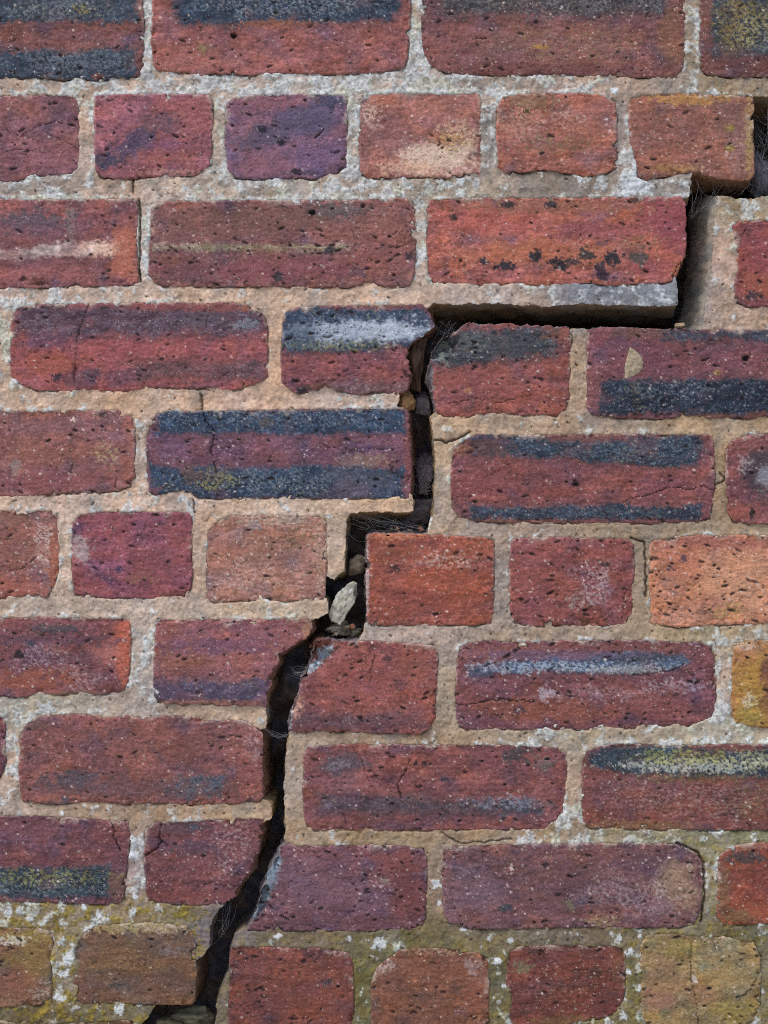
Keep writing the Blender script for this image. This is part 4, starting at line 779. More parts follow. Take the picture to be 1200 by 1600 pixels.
MLICH = [(60, 140, .5), (140, 140, .8), (230, 60, .9), (300, 130, .85), (400, 130, .9), (500, 135, .85), (648, 60, .9), (650, 120, 1), (800, 130, .7), (880, 128, .6), (1080, 60, .7), (1080, 130, .4), (1150, 140, .055), (1000, 150, .055), (20, 140, .4),
         (135, 220, .055), (340, 230, .7), (550, 230, .75), (765, 240, .5), (970, 260, .6), (40, 295, .6), (100, 293, .6), (200, 290, .2), (300, 290, .6), (420, 290, .7), (560, 290, .8), (700, 290, .5), (850, 290, .055), (990, 285, .9), (1060, 290, .5),
         (225, 370, 1), (655, 350, .7), (655, 420, .6), (50, 462, .7), (110, 465, .6), (220, 465, .5), (300, 462, .12), (500, 460, .15), (560, 465, .2), (660, 465, .055), (850, 460, .4), (1000, 462, .45), (1160, 338, .6), (1130, 420, .12), (1180, 495, .1),
         (5, 540, .7), (30, 620, .5), (120, 635, .35), (200, 620, .05), (400, 615, .0), (500, 620, .0), (560, 625, .6), (610, 625, .7), (428, 550, .1), (218, 690, .5), (300, 630, .05), (140, 780, .055), (205, 780, .4), (280, 778, .4), (100, 870, .4), (20, 797, .4), (350, 800, .055), (530, 870, .055), (310, 900, .1), (450, 790, .2),
         (900, 640, .055), (850, 665, .2), (1100, 660, 0), (760, 660, .05), (690, 720, .1), (700, 820, .055), (1125, 740, 0), (785, 900, .05), (1003, 900, 0), (900, 825, .05), (1100, 825, 0), (150, 955, .055), (300, 950, .055), (420, 955, .4), (230, 1000, .6), (225, 1070, .5), (230, 1100, .2), (40, 1105, .55), (20, 1210, .7), (180, 1105, .2), (330, 1110, .1),
         (650, 990, .12), (900, 992, .08), (1130, 1050, .5), (1130, 1110, .7), (1000, 1150, .4), (870, 1155, .5), (1150, 1145, .6), (600, 1155, .08), (697, 1080, .02), (895, 1200, .055), (895, 1290, .7), (950, 1305, .5), (1050, 1310, .4), (1110, 1370, .5), (1130, 1430, .4), (700, 1305, .0), (455, 1230, .2),
         (60, 1275, .055), (200, 1265, .08), (380, 1262, .12), (210, 1320, .6), (205, 1390, .7), (30, 1425, .8), (150, 1430, .5), (230, 1430, .5), (290, 1440, .055), (320, 1460, 0), (90, 1500, .8), (120, 1540, .6), (180, 1583, .4), (30, 1580, .055), (500, 1470, .055), (600, 1470, .35), (690, 1460, .055), (680, 1390, .055), (780, 1530, .5), (990, 1540, .55), (860, 1465, .055), (1100, 1460, .1), (565, 1540, .15)]
def idw(pts, u, v, p=1.6):
    pts = np.array(pts, dtype=np.float32)
    num = np.zeros((len(u), pts.shape[1] - 2), dtype=np.float32); den = np.zeros(len(u), dtype=np.float32)
    for q in pts:
        w = 1.0 / ((((u - q[0]) / 1.25) ** 2 + (v - q[1]) ** 2) + 60.0) ** p
        num += w[:, None] * q[2:]; den += w
    return num / den[:, None]

SPOTS = [(681, 1382, 7), (686, 1411, 4), (593, 1475, 9), (640, 1496, 4), (546, 1468, 4), (435, 1463, 5), (724, 1452, 4), (797, 1470, 5), (985, 1488, 7), (981, 1520, 6), (1000, 1545, 7), (974, 1587, 7), (778, 1503, 6), (788, 1540, 4), (966, 1466, 6), (1000, 1462, 4),
         (96, 1470, 7), (106, 1498, 8), (99, 1522, 7), (92, 1560, 7), (188, 1577, 10), (30, 1422, 9), (46, 1436, 6), (12, 1428, 6), (154, 1430, 7), (130, 1418, 5), (208, 1424, 6), (138, 1452, 6), (206, 1312, 6), (204, 1336, 5), (210, 1400, 6), (98, 1272, 5), (960, 142, 6), (720, 283, 7), (990, 285, 22), (568, 165, 6)]
def mortar_surface(u, v, db, dv):
    out = -db
    wu = u + 9 * fbm(u, v, 30, 3, 311); wv = v + 9 * fbm(u, v, 30, 3, 315)
    col = idw(MCOL, wu, wv)
    col *= (1 + 0.10 * fbm(u, v, 40, 4, 321, .6) + 0.10 * fbm(u, v, 7, 3, 326, .7))[:, None]
    col += fbm(u, v, 60, 3, 331)[:, None] * np.array((7, 0, -8), dtype=np.float32)
    col += (sstep(.25, .8, fbm(u, v, 55, 3, 335)) * 0.5)[:, None] * (np.array((150, 146, 138), dtype=np.float32) - col)
    h = -1.7 + 1.5 * fbm(u, v, 55, 3, 341) + 1.7 * fbm(u, v, 24, 4, 345, .62) + 0.7 * fbm(u, v, 4.5, 2, 351)
    # struck joint: hollow under the brick above, feathered over the brick below
    lower = dv
    gap = sstep(3.2, 0.3, out) * (0.0 + 5.0 * lower * sstep(-.25, .4, fbm(u, v, 34, 4, 355, .6)))
    h -= gap
    h += np.clip(1 - 1.6 * lower, 0, 1) * 1.2 * sstep(10, 1, out) * (0.7 + fbm(u, v, 20, 2, 361))
    h -= np.where(db > 0.6, 1.7 * (db - 0.6), 0)
    # pale crustose lichen
    den = idw(MLICH, wu, wv, 2.0)[:, 0]
    den = den * (0.82 - 0.22 * sstep(1350, 1450, v))
    ln = fbm(u, v, 26, 5, 371, .62) * 0.5 + 0.5 + 0.10 * fbm(u, v, 5, 3, 377, .7)
    edge_l = (1 - lower) * sstep(9, 2, out) * 0.30 * sstep(-.3, .4, fbm(u, v, 60, 2, 379)) * sstep(1500, 1300, v)
    k = sstep(-0.05, 0.13, ln + edge_l - (0.93 - 0.78 * den)) * (den + edge_l > 0.03)
    lc = np.array((203, 210, 212), dtype=np.float32) * (1 + 0.10 * fbm(u, v, 5, 3, 381, .75) - 0.24 * sstep(0.0, .6, fbm(u, v, 10, 4, 385, .7)))[:, None]
    lc += sstep(0.1, .7, fbm(u, v, 38, 2, 388))[:, None] * np.array((-6, -8, -26), dtype=np.float32)
    dark = np.clip((v - 1250) / 400, 0, 1)
    col = (col + (col @ np.array((.35, .45, .2), dtype=np.float32))[:, None] * 0.22) / 1.22 * np.array((1.0, 0.97, 0.975), dtype=np.float32)
    kg = k * (0.60 + 0.32 * sstep(-.4, .3, fbm(u, v, 4.5, 3, 393, .8)))
    col += (lc - col) * kg[:, None]
    h += (0.9 + 0.8 * fbm(u, v, 6, 2, 391)) * k
    # yellow green algae cushions low on the wall
    low = np.maximum(sstep(1385, 1425, v) * sstep(345, 300, u), 0.55 * sstep(1290, 1330, v) * sstep(900, 1000, u))
    low = np.maximum(low, 0.4 * sstep(1440, 1480, v))
    ka = low * sstep(0.06, 0.30, fbm(u, v, 17, 4, 421, .65) + 0.12 * fbm(u, v, 4, 2, 425)) * (1 - 0.9 * k)
    ac = np.array((132, 116, 44), dtype=np.float32) * (1 + 0.25 * fbm(u, v, 8, 3, 427, .7))[:, None] + np.clip(fbm(u, v, 26, 2, 429), 0, 1)[:, None] * np.array((26, 18, 4), dtype=np.float32)
    col += (ac - col) * (0.66 * ka)[:, None]
    h += 1.3 * ka * (0.6 + fbm(u, v, 5, 2, 431))
    # round white lichen spots
    for su, sv, sr in SPOTS:
        m = (np.abs(u - su) < 2 * sr) & (np.abs(v - sv) < 2 * sr)
        if not m.any(): continue
        rr = np.sqrt(((u[m] - su) / (1 + .3 * math.sin(su * 3.7))) ** 2 + (v[m] - sv) ** 2) / sr + 0.65 * fbm(u[m], v[m], 7, 3, 433, .65)
        ks = sstep(1.1, 0.75, rr)
        col[m] += (np.array((206, 213, 218), dtype=np.float32) * (1 + 0.08 * fbm(u[m], v[m], 4, 2, 437))[:, None] - col[m]) * (0.9 * ks)[:, None]
        h[m] += 0.9 * ks
    # dark grey algae film on the upper joints
    g = sstep(.2, .55, fbm(u, v, 22, 3, 395)) * sstep(420, 250, v) * (1 - k) * 0.45
    col += (np.array((112, 112, 106), dtype=np.float32) - col) * g[:, None]
    # small dark holes and grit
    hole = sstep(.74, .92, fbm(u, v, 9, 2, 399))
    col += (np.array((70, 60, 52), dtype=np.float32) - col) * (0.6 * hole * (1 - k))[:, None]
    h -= 2.2 * hole
    return col, h

mdb = sample(DB, mu, mv); mdv = sample(DV, mu, mv)
mcol, mh = mortar_surface(mu, mv, mdb, mdv)
# explicit hairlines in the mortar
for pts, w, dep in [([(314, 618), (315, 632), (316, 642)], 2.0, 5), ([(208, 278), (208, 300)], 1.5, 4), ([(1125, 740), (1135, 748), (1118, 758)], 1.8, 4), ([(302, 780), (304, 800)], 1.6, 4), ([(678, 688), (700, 690), (720, 682), (735, 676)], 2.4, 6), ([(310, 1478), (298, 1482)], 1.6, 4), ([(690, 1302), (720, 1318), (800, 1312)], 1.6, 3), ([(1058, 1318), (1090, 1332), (1100, 1350), (1102, 1400), (1096, 1440)], 2.4, 7), ([(985, 840), (1008, 848), (1010, 930)], 2.0, 5), ([(217, 312), (219, 340), (218, 440)], 2.2, 6)]:
    d = line_dist(pts, mu + 2.5 * fbm(mu, mv, 12, 2, 61), mv + 2.5 * fbm(mu, mv, 12, 2, 66))
    k = sstep(1.0, 0.0, d / w - 0.25)
    mh -= dep * k
    mcol += (np.array((80, 66, 52), dtype=np.float32) - mcol) * (0.7 * k)[:, None]

# broken ends of the joints along the crack
mbe = np.array(mb, dtype=np.int64)
eb = np.maximum(poly_sdf(LEFT_BANK, mu[mbe[:, 0]], mv[mbe[:, 0]]), poly_sdf(RIGHT_BANK, mu[mbe[:, 0]], mv[mbe[:, 0]]))
eb2 = np.maximum(poly_sdf(LEFT_BANK, mu[mbe[:, 1]], mv[mbe[:, 1]]), poly_sdf(RIGHT_BANK, mu[mbe[:, 1]], mv[mbe[:, 1]]))
keep = (np.abs(eb) < 4) & (np.abs(eb2) < 4)
mbe = mbe[keep]
bverts = np.unique(mbe)
remap = -np.ones(len(mu), dtype=np.int64); remap[bverts] = np.arange(len(bverts))
bu, bv = mu[bverts], mv[bverts]
def bsd(x, y): return np.maximum(poly_sdf(LEFT_BANK, x, y), poly_sdf(RIGHT_BANK, x, y))
gx = bsd(bu + 2.5, bv) - bsd(bu - 2.5, bv); gy = bsd(bu, bv + 2.5) - bsd(bu, bv - 2.5)
gl = np.sqrt(gx * gx + gy * gy) + 1e-6; gx, gy = gx / gl, gy / gl
U, V, H, CC, QD = [mu], [mv], [mh], [mcol], [mq]
ebv = bsd(bu, bv)
tc = bu * 0.83 + bv * 1.21
base = idw(MCOL, bu, bv)
nv0 = len(mu)
for k, dep in enumerate(RINGS_LONG):
    dd = np.full_like(tc, dep)
    inset = 1.3 * fbm(tc, dd, 16, 3, 401, .55) * min(1, dep / 8) + 4.0 * fbm(tc, dd, 34, 2, 405) * min(1, dep / 25)
    flare = 0.04 * dep + 0.11 * min(dep, 105) * ((gy < -0.6) & (bv < 900)) + 0.20 * min(dep, 90) * ((gx > 0.5) & (bu > 1085) & (bv > 300) & (bv < 520))  # undersides flared outwards to catch more light from the front
    inset = inset - flare - np.clip(ebv, -4, 4) * min(1.0, dep / 9)
    U.append(bu + gx * inset); V.append(bv + gy * inset)
    H.append(mh[bverts] - dep if k <= 1 else np.full_like(tc, -4.0 - dep))
    cc = (base * 0.8 + np.array((20, 14, 6), dtype=np.float32)) * (1 + 0.2 * fbm(tc, dd, 9, 4, 411, .7))[:, None]
    cc += ((gy < -0.6) & (bv < 900))[:, None] * 0.75 * (np.array((118, 94, 70), dtype=np.float32) * (1 + 0.2 * fbm(tc, dd, 9, 4, 413, .7))[:, None] - cc)  # shade put into the colour of undersides, browner than the front
    cc += ((bu > 1085) & (bv > 300) & (bv < 520))[:, None] * 0.6 * (np.array((158, 156, 152), dtype=np.float32) - cc)
    cc += sstep(.1, .6, fbm(tc, dd, 40, 2, 415))[:, None] * 0.5 * (np.array((112, 116, 122), dtype=np.float32) - cc)
    if k == 0: cc = 0.5 * cc + 0.5 * mcol[bverts]
    CC.append(cc)
    cur = nv0 + k * len(bverts); pr = remap[mbe]
    A = mbe if k == 0 else pr + cur - len(bverts)
    QD.append(np.stack([A[:, 0], pr[:, 0] + cur, pr[:, 1] + cur, A[:, 1]], 1))
U = np.concatenate(U); V = np.concatenate(V); H = np.concatenate(H); CC = lin(np.concatenate(CC))
n_front_q = len(mq)
QD = np.concatenate(QD)

# every bed joint and every head joint is a piece of its own
last_id = BID.copy(); last_x = np.where(BID >= 0, XG, -1e6)
for i in range(1, NX):
    m = BID[:, i] < 0
    last_id[m, i] = last_id[m, i - 1]; last_x[m, i] = last_x[m, i - 1]
next_id = BID.copy(); next_x = np.where(BID >= 0, XG, 1e6)
for i in range(NX - 2, -1, -1):
    m = BID[:, i] < 0
    next_id[m, i] = next_id[m, i + 1]; next_x[m, i] = next_x[m, i + 1]
BEDS_L = [-520, -360, -197, -33, 133, 293, 461, 625, 787, 952, 1108, 1265, 1428, 1583, 1744, 1908, 2080]
BEDS_R = [-520, -360, -197, -33, 133, 328, 495, 662, 828, 990, 1152, 1307, 1462, 1630, 1796, 1960, 2130]
def joint_ids(u, v):
    i = np.clip(np.searchsorted(XS, u) - 1, 0, NX - 1); j = np.clip(np.searchsorted(YS, v) - 1, 0, NY - 1)
    gapw = next_x[j, i] - last_x[j, i]
    head = (gapw < 46) & (next_id[j, i] != last_id[j, i]) & (BID[j, i] < 0)
    right = BANK_R[j, i] > BANK_L[j, i]
    bl = np.argmin(np.abs(v[:, None] - np.array(BEDS_L)[None]), 1); br = np.argmin(np.abs(v[:, None] - np.array(BEDS_R)[None]), 1)
    bed = np.where(right, 100 + br, bl)
    hid = 1000 + last_id[j, i].astype(np.int64) * 500 + next_id[j, i]
    return np.where(head, hid, bed)
fc_u = U[QD].mean(1); fc_v = V[QD].mean(1)
fid = joint_ids(fc_u, fc_v)
pc = np.array([[U[p].mean(), V[p].mean()] for p in mp], dtype=np.float32)
pid = joint_ids(pc[:, 0], pc[:, 1])
# slivers too small to be a joint fall back to the bed beside them
ids, cnts = np.unique(fid, return_counts=True)
small = set(ids[(cnts < 60) & (ids >= 1000)].tolist())
def fallback(f, v, u):
    m = np.isin(f, list(small)) if small else np.zeros(len(f), bool)
    i = np.clip(np.searchsorted(XS, u) - 1, 0, NX - 1); j = np.clip(np.searchsorted(YS, v) - 1, 0, NY - 1)
    right = BANK_R[j, i] > BANK_L[j, i]
    bl = np.argmin(np.abs(v[:, None] - np.array(BEDS_L)[None]), 1); br = np.argmin(np.abs(v[:, None] - np.array(BEDS_R)[None]), 1)
    return np.where(m, np.where(right, 100 + br, bl), f)
fid = fallback(fid, fc_v, fc_u); pid = fallback(pid, pc[:, 1], pc[:, 0])
ids = np.unique(np.concatenate([fid, pid]))
for k in ids:
    q = QD[fid == k]; pl = [mp[t] for t in np.nonzero(pid == k)[0]]
    used = np.unique(np.concatenate([q.ravel(), np.array([x for p in pl for x in p], dtype=np.int64)]))
    rm = -np.ones(len(U), dtype=np.int64); rm[used] = np.arange(len(used))
    q = rm[q]; pl = [[int(rm[x]) for x in p] for p in pl]
    co = W(U[used], V[used], H[used]); c0 = co.mean(0)
    nm = 'head_joint' if k >= 1000 else 'bed_joint'
    me = make_mesh(nm, co - c0, q, pl, CC[used])
    link(nm, me, M_MORTAR, wall, tuple(float(x) for x in c0))

# inner leaf of the wall, with the loose fill that has slumped into the crack
cxs = np.concatenate([np.arange(XMIN, 180, 40.0), np.arange(180, 1240, 8.0), np.arange(1240, XMAX + 1, 40.0)]).astype(np.float32)
cys = np.concatenate([np.arange(YMIN, 120, 40.0), np.arange(120, 1660, 8.0), np.arange(1660, YMAX + 1, 40.0)]).astype(np.float32)
CX, CY = np.meshgrid(cxs, cys)
CX, CY = CX.ravel(), CY.ravel()
FILL = [(1200, 230, -110), (1090, 300, -170), (1086, 420, -120), (1060, 495, -175), (900, 495, -180), (760, 495, -170), (690, 500, -90), (650, 560, -62), (655, 640, -80), (662, 720, -95), (660, 800, -70), (600, 815, -85), (552, 860, -70), (530, 960, -70), (470, 1010, -95), (440, 1070, -72), (432, 1150, -95), (432, 1230, -130), (420, 1310, -100), (395, 1390, -85), (350, 1450, -95), (325, 1530, -90), (270, 1590, -62), (0, 0, -186), (1200, 1600, -186), (0, 1600, -186), (300, 400, -186), (900, 1100, -186)]
CH = idw(FILL, CX, CY, 1.5)[:, 0] + 22 * fbm(CX, CY, 46, 4, 501, .62) + 6 * fbm(CX, CY, 11, 3, 507, .6)
CH = np.where(line_dist(CRACK, CX, CY) < 70, CH, -186)
cc = np.tile(np.array((84, 72, 66), dtype=np.float32), (len(CX), 1))
cc += sstep(-.2, .5, fbm(CX, CY, 40, 3, 511))[:, None] * (np.array((78, 78, 88), dtype=np.float32) - cc)
cc *= (1 + 0.25 * fbm(CX, CY, 14, 4, 515, .7))[:, None]
n = len(cxs)
idg = np.arange(len(CX)).reshape(len(cys), n)
cq = np.stack([idg[:-1, :-1].ravel(), idg[1:, :-1].ravel(), idg[1:, 1:].ravel(), idg[:-1, 1:].ravel()], 1)
link('inner_leaf', make_mesh('inner_leaf', W(CX, CY, CH), cq, [], lin(cc)), M_CORE, wall)

# ------------------------------------------------------------------ ground
gme = bpy.data.meshes.new('ground')
gme.from_pydata([(-400, -400, 0), (400, -400, 0), (400, 400, 0), (-400, 400, 0)], [], [(0, 1, 2, 3)])
ground = link('ground', gme, M_PALE_GROUND)
ground['kind'] = 'structure'

# ------------------------------------------------------------------ loose things in and on the crack
def facet_rock(name, cu, cv, ch, ru, rv, rh, rot, col, seed, label, cat, group=None, planes=11, rough=0.05, sub=4, tilt=0.0, mat=None, lich=0.0):
    import bmesh
    bm = bmesh.new()
    bmesh.ops.create_icosphere(bm, subdivisions=sub, radius=1.0)
    co = np.array([v.co[:] for v in bm.verts], dtype=np.float32)
    r = np.random.default_rng(seed)
    nrm = r.normal(size=(planes, 3)); nrm /= np.linalg.norm(nrm, axis=1)[:, None]
    nrm = np.concatenate([nrm, [[1, 0, 0], [-1, 0, 0], [0, 1, 0], [0, -1, 0], [0, 0, 1], [0, 0, -1]]])
    off = np.concatenate([r.uniform(.64, .98, planes), np.full(6, .93)])
    dots = co @ nrm.T
    rad = np.where(dots > 0.05, off[None] / np.maximum(dots, .05), 9).min(1)
    co = co * rad[:, None]
    n = fbm(co[:, 0] * 40 + seed, co[:, 1] * 40 + co[:, 2] * 23, 18, 4, 601, .6) + fbm(co[:, 2] * 40, co[:, 1] * 40 + 77, 14, 3, 607, .6)
    co *= (1 + rough * n)[:, None]
    p = co * np.array((ru, rv, rh), dtype=np.float32)
    a = math.radians(rot); ca, sa = math.cos(a), math.sin(a)
    uu = p[:, 0] * ca - p[:, 1] * sa; vv = p[:, 0] * sa + p[:, 1] * ca; hh = p[:, 2] + tilt * vv
    W0 = W(cu, cv, ch)
    pts = W(cu + uu, cv + vv, ch + hh) - W0
    c = np.tile(np.array(col, dtype=np.float32), (len(p), 1)) * (1 + 0.16 * n)[:, None]
    if lich:
        k = sstep(.1, .5, fbm(cu + uu * 1.0, cv + vv, 13, 3, 611) + (lich - .5))
        c += (np.array((205, 208, 206), dtype=np.float32) - c) * (0.85 * k)[:, None]
    faces = [[v.index for v in f.verts][::-1] if False else [v.index for v in f.verts] for f in bm.faces]
    bm.free()
    me = make_mesh(name, pts, np.zeros((0, 4)), faces, lin(c))
    o = link(name, me, mat or M_MORTAR, None, tuple(float(x) for x in W0))
    tag(o, label, cat, group)
    return o

facet_rock('mortar_chunk', 537, 942, -22, 16, 36, 20, 28, (158, 154, 142), 3, 'pale angular mortar chunk wedged upright in the crack beside the short orange red brick', 'mortar chunk', planes=9, rough=0.075, sub=5, lich=0.36)
facet_rock('rubble_lump', 556, 886, -38, 15, 19, 16, 20, (118, 106, 92), 11, 'crumpled brown rubble lump lodged just above the pale mortar chunk', 'rubble', 'rubble in the crack', rough=0.10, planes=14)
facet_rock('rubble_lump', 528, 984, -30, 22, 13, 18, -8, (112, 104, 94), 17, 'dusty grey rubble lump under the foot of the pale mortar chunk', 'rubble', 'rubble in the crack', rough=0.09, planes=13)
facet_rock('rubble_lump', 555, 990, -34, 9, 8, 8, 12, (120, 116, 104), 23, 'tiny grey crumb at the bottom right of the pale mortar chunk', 'rubble', 'rubble in the crack', rough=0.07, planes=10)
facet_rock('clay_clod', 650, 566, -40, 13, 46, 26, 8, (86, 66, 54), 31, 'dark brown clod filling the crack behind the blue black broken brick', 'clod', 'clods in the crack', rough=0.16, planes=12)
facet_rock('clay_clod', 635, 624, -22, 15, 18, 16, -12, (140, 108, 74), 37, 'tan clod at the end of the joint below the blue black broken brick', 'clod', 'clods in the crack', rough=0.10, planes=10)
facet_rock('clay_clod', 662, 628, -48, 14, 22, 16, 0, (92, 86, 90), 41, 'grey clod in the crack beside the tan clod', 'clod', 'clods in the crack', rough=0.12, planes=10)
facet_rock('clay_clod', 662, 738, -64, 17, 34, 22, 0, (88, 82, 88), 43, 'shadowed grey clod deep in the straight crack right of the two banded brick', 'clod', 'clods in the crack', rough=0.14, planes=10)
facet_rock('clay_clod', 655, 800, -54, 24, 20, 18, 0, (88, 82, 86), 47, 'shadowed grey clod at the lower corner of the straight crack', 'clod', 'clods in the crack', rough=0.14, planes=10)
facet_rock('mortar_chip', 676, 822, -9, 6, 15, 7, 10, (205, 208, 208), 53, 'small white mortar chip standing on the short orange red brick in the crack corner', 'mortar chip', rough=0.05, planes=8)
facet_rock('mortar_chip', 1063, 508, -6, 8, 4, 5, -6, (150, 130, 108), 59, 'small tan crumb lying on top of the purple and black brick', 'mortar chip', rough=0.06, planes=8)
facet_rock('rubble_lump', 300, 1598, -40, 36, 18, 24, 4, (98, 96, 80), 61, 'dull green grey rubble lump at the bottom of the crack', 'rubble', 'rubble in the crack', rough=0.12, planes=12)
facet_rock('rubble_lump', 262, 1606, -34, 20, 14, 18, 4, (92, 86, 70), 67, 'dark rubble lump at the lower left end of the crack', 'rubble', 'rubble in the crack', rough=0.12, planes=12)
facet_rock('rubble_lump', 1112, 496, -30, 14, 18, 16, 0, (120, 124, 128), 71, 'dusty blue grey lump at the foot of the upper crack', 'rubble', 'rubble in the crack', rough=0.08, planes=12)
facet_rock('rubble_lump', 1196, 262, -60, 20, 46, 22, 0, (96, 96, 108), 73, 'web covered grey lump in the dark gap at the right edge', 'rubble', 'rubble in the crack', rough=0.13, planes=12)

rc = random.Random(5)
CRUMB = [('buff', (150, 142, 126)), ('dark brown', (112, 98, 84)), ('reddish', (138, 90, 72))]
for k in range(6):
    word, cc_ = CRUMB[k % 3]
    far = ('left', 'right')[k // 3]
    facet_rock('crumb', 514 + 24 * (k // 3) + rc.uniform(0, 18), 980 + rc.uniform(-4, 14), -16 + rc.uniform(-14, 2), rc.uniform(2.5, 5.5), rc.uniform(2, 4.5), rc.uniform(2, 4), rc.uniform(-60, 60), cc_, 80 + k,
               'small %s crumb in the crack below the pale mortar chunk, on its %s' % (word, far), 'crumb', 'crumbs in the crack', rough=0.06, planes=7, sub=3)
for k in range(6):
    word, cc_ = CRUMB[k % 3]
    far = ('left', 'right')[k // 3]
    facet_rock('crumb', 602 + 34 * (k // 3) + rc.uniform(0, 28), 831 + rc.uniform(-5, 0), -14 + rc.uniform(-18, 2), rc.uniform(2.2, 5), rc.uniform(2, 4), rc.uniform(2, 4), rc.uniform(-60, 60), cc_, 100 + k,
               'small %s crumb on top of the short orange red brick, towards the %s' % (word, far), 'crumb', 'crumbs in the crack', rough=0.06, planes=7, sub=3)

# dab of mortar on the face of a brick
def dab(name, outline, hmax, col, label, cat):
    P = np.array(outline, dtype=np.float32)
    xs = np.arange(P[:, 0].min() - 3, P[:, 0].max() + 3, 0.9, dtype=np.float32); ys = np.arange(P[:, 1].min() - 3, P[:, 1].max() + 3, 0.9, dtype=np.float32)
    X, Y = np.meshgrid(xs, ys)
    F = poly_sdf(P, X, Y); F += 0.7 * fbm(X, Y, 6, 3, 701)
    u, v, q, pl, be = contour_mesh(F, xs, ys)
    d = np.maximum(poly_sdf(P, u, v), 0)
    h = 0.2 + hmax * np.sqrt(np.clip(d / 9, 0, 1)) + 0.5 * fbm(u, v, 6, 3, 705) + 0.06 * (P[:, 1].max() - v)
    c = np.tile(np.array(col, dtype=np.float32), (len(u), 1)) * (1 + 0.14 * fbm(u, v, 8, 3, 711))[:, None]
    be = np.array(be); bv_ = np.unique(be); rm = {int(x): len(u) + k for k, x in enumerate(bv_)}
    U = np.concatenate([u, u[bv_]]); V = np.concatenate([v, v[bv_]]); H = np.concatenate([h, np.full(len(bv_), -4.0)])
    sq = np.array([[a, rm[int(a)], rm[int(b)], b] for a, b in be])
    c0 = W(P[:, 0].mean(), P[:, 1].mean(), 0)
    me = make_mesh(name, W(U, V, H) - c0, np.concatenate([q, sq]), pl, lin(np.concatenate([c, c[bv_]])))
    return tag(link(name, me, M_MORTAR, None, tuple(float(x) for x in c0)), label, cat)
dab('mortar_dab', [(984, 543), (990, 546), (999, 554), (1005, 566), (1004, 576), (997, 584), (986, 590), (980, 596), (976, 592), (974, 580), (975, 570), (980, 558)], 2.6, (164, 150, 128), 'pale pointed dab of dried mortar stuck on the purple and black brick', 'mortar dab')

# cobwebs
mw, nt, bs = nodes_of('cobweb_silk')
geo = _n(nt, 'ShaderNodeNewGeometry')
nz_ = noise(nt, geo.outputs['Position'], 300, 3, .6)
cr = mixc(nt, nz_, (0.2, 0.2, 0.22), (0.5, 0.5, 0.53))
nt.links.new(cr, bs.inputs['Base Color']); bs.inputs['Roughness'].default_value = 0.6

def cobweb(strands, label, seed, rad=0.07):
    r = np.random.default_rng(seed)
    verts = []; faces = []
    for (p0, p1, sag) in strands:
        p0 = np.array(p0, float); p1 = np.array(p1, float)
        n = 11
        L = np.linalg.norm(p1 - p0)
        w1, w2 = r.normal(size=3) * 0.06 * L, r.normal(size=3) * 0.03 * L
        rr = rad * r.uniform(.5, 1.4)
        for k, t in enumerate(np.linspace(0, 1, n)):
            p = p0 + (p1 - p0) * t
            p[1] += sag * 4 * t * (1 - t)
            p = p + w1 * math.sin(math.pi * t) + w2 * math.sin(2 * math.pi * t + seed) + r.normal(size=3) * 0.12
            q = rr * (2.6 if r.random() < 0.05 else 1.0)
            for a in range(3):
                an = 2 * math.pi * a / 3
                verts.append((p[0] + q * math.cos(an), p[1] + q * math.sin(an), p[2] + q * math.sin(an + .7)))
            if k:
                b0 = len(verts) - 6
                for a in range(3):
                    faces.append([b0 + a, b0 + (a + 1) % 3, b0 + 3 + (a + 1) % 3, b0 + 3 + a])
    v = np.array(verts); c0 = v.mean(0)
    C0 = W(c0[0], c0[1], c0[2])
    me = make_mesh('cobweb', W(v[:, 0], v[:, 1], v[:, 2]) - C0, np.array(faces), [])
    o = link('cobweb', me, mw, None, tuple(float(x) for x in C0))
    return tag(o, label, 'cobweb', 'cobwebs strung across the crack')

def fan(A, B_, n, jitter, sag, seed):
    """strands between random points of two polylines (u, v, h)"""
    r = np.random.default_rng(seed); out = []
    A = np.array(A, float); B_ = np.array(B_, float)
    def pick(L):
        k = r.integers(0, len(L) - 1) if len(L) > 1 else 0
        t = r.random()
        p = L[k] * (1 - t) + L[min(k + 1, len(L) - 1)] * t
        return p + r.normal(size=3) * jitter
    for _ in range(n):
        out.append((pick(A), pick(B_), r.uniform(0, sag)))
    return out

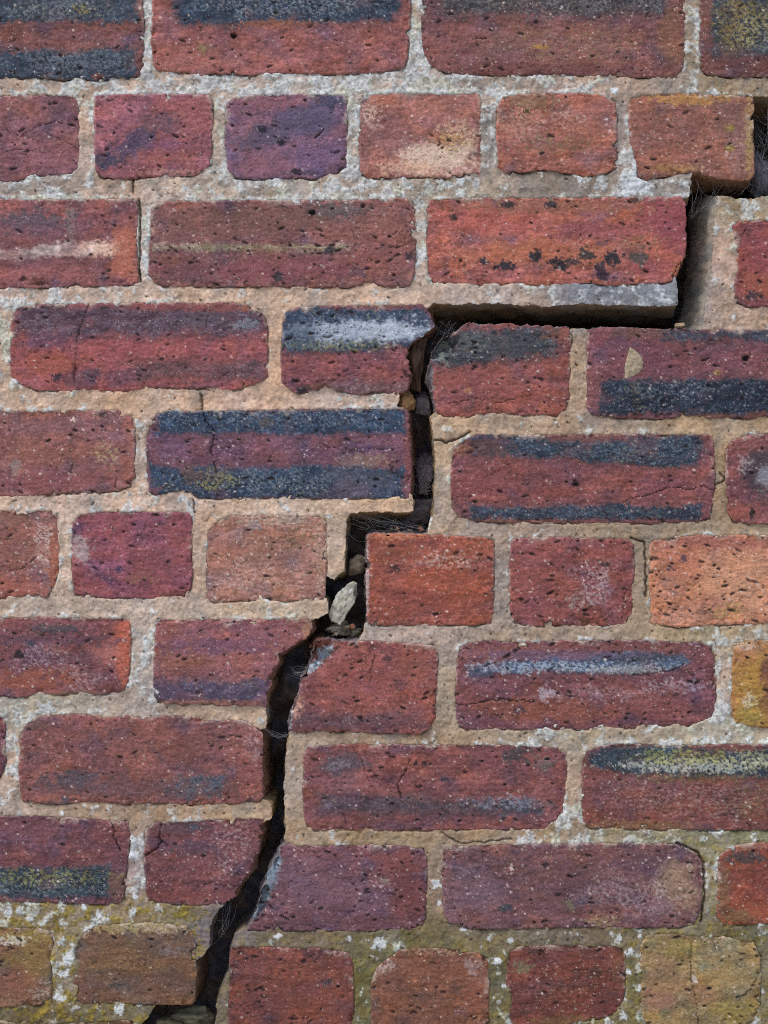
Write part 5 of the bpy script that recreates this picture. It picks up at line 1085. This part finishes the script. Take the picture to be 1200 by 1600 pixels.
cobweb(fan([(1082, 282, -8), (1140, 283, -10), (1176, 282, -8)], [(1120, 308, -6), (1092, 325, -20), (1078, 345, -6)], 14, 4, 9, 1)
       + [((1116, 284, -6), (1113, 308, -8), 0), ((1116, 295, -6), (1121, 307, -6), 0), ((1121, 307, -5), (1100, 322, -6), 3), ((1100, 322, -6), (1080, 328, -6), 4), ((1080, 308, -5), (1082, 340, -6), 0), ((1100, 322, -6), (1092, 348, -16), 0), ((1156, 305, -5), (1176, 286, -8), 0)],
       'cobweb strands hanging under the orange edged brick at the top right', 1)
cobweb(fan([(1179, 170, -10), (1179, 280, -10)], [(1218, 165, -14), (1216, 300, -14)], 60, 10, 22, 2) + fan([(1150, 305, -8), (1180, 300, -12)], [(1176, 280, -8), (1210, 270, -20)], 8, 4, 6, 3),
       'tangled cobweb filling the dark gap at the right edge', 2, .055)
cobweb(fan([(545, 812, -10), (560, 806, -14), (640, 806, -16)], [(572, 833, -8), (650, 833, -10), (668, 828, -10)], 36, 5, 10, 5) + [((543, 832, -6), (572, 846, -4), 3), ((560, 826, -6), (600, 812, -8), 2), ((600, 812, -8), (640, 826, -8), 5)],
       'cobweb sagging over the top of the short orange red brick', 3, .055)
cobweb(fan([(448, 1046, -14), (456, 1050, -12), (462, 1056, -12)], [(490, 1046, -10), (500, 1034, -10)], 26, 4, 9, 7),
       'pale cobweb slung in the crack by the blue grey fracture edge', 4, .055)
cobweb([((412, 1137, -4 - .3 * k), (449, 1146 + 0.35 * k, -5 - .2 * k), 7 - 0.1 * k) for k in range(0, 26, 2)] + [((412 + 1.5 * k, 1138 + k, -5), (412 + 1.7 * k, 1150 + .4 * k, -6), 0) for k in range(2, 22, 2)],
       'thin band of cobweb bridging the crack like a hammock', 5, .055)
cobweb([((328, 1478, -5), (346, 1462, -8), 0), ((346, 1462, -8), (366, 1424, -14), 1), ((366, 1424, -14), (380, 1400, -12), 0), ((346, 1440, -8), (350, 1460, -8), 0), ((345, 1455, -8), (356, 1440, -9), 0), ((338, 1440, -6), (348, 1440, -8), 0)]
       + fan([(346, 1415, -10), (366, 1408, -14)], [(340, 1460, -12), (350, 1468, -14)], 12, 4, 6, 9), 'stretched cobweb threads over the lower crack beside the grey mortar', 6, .055)
cobweb(fan([(680, 505, -16), (720, 500, -16)], [(676, 540, -14), (712, 520, -12)], 16, 5, 6, 11), 'dusty cobweb over the chipped corner of the smoky banded brick', 7, .055)
cobweb(fan([(645, 700, -30), (648, 780, -30)], [(680, 700, -26), (676, 800, -26)], 30, 8, 13, 13), 'faint cobweb deep in the straight crack', 8, .055)
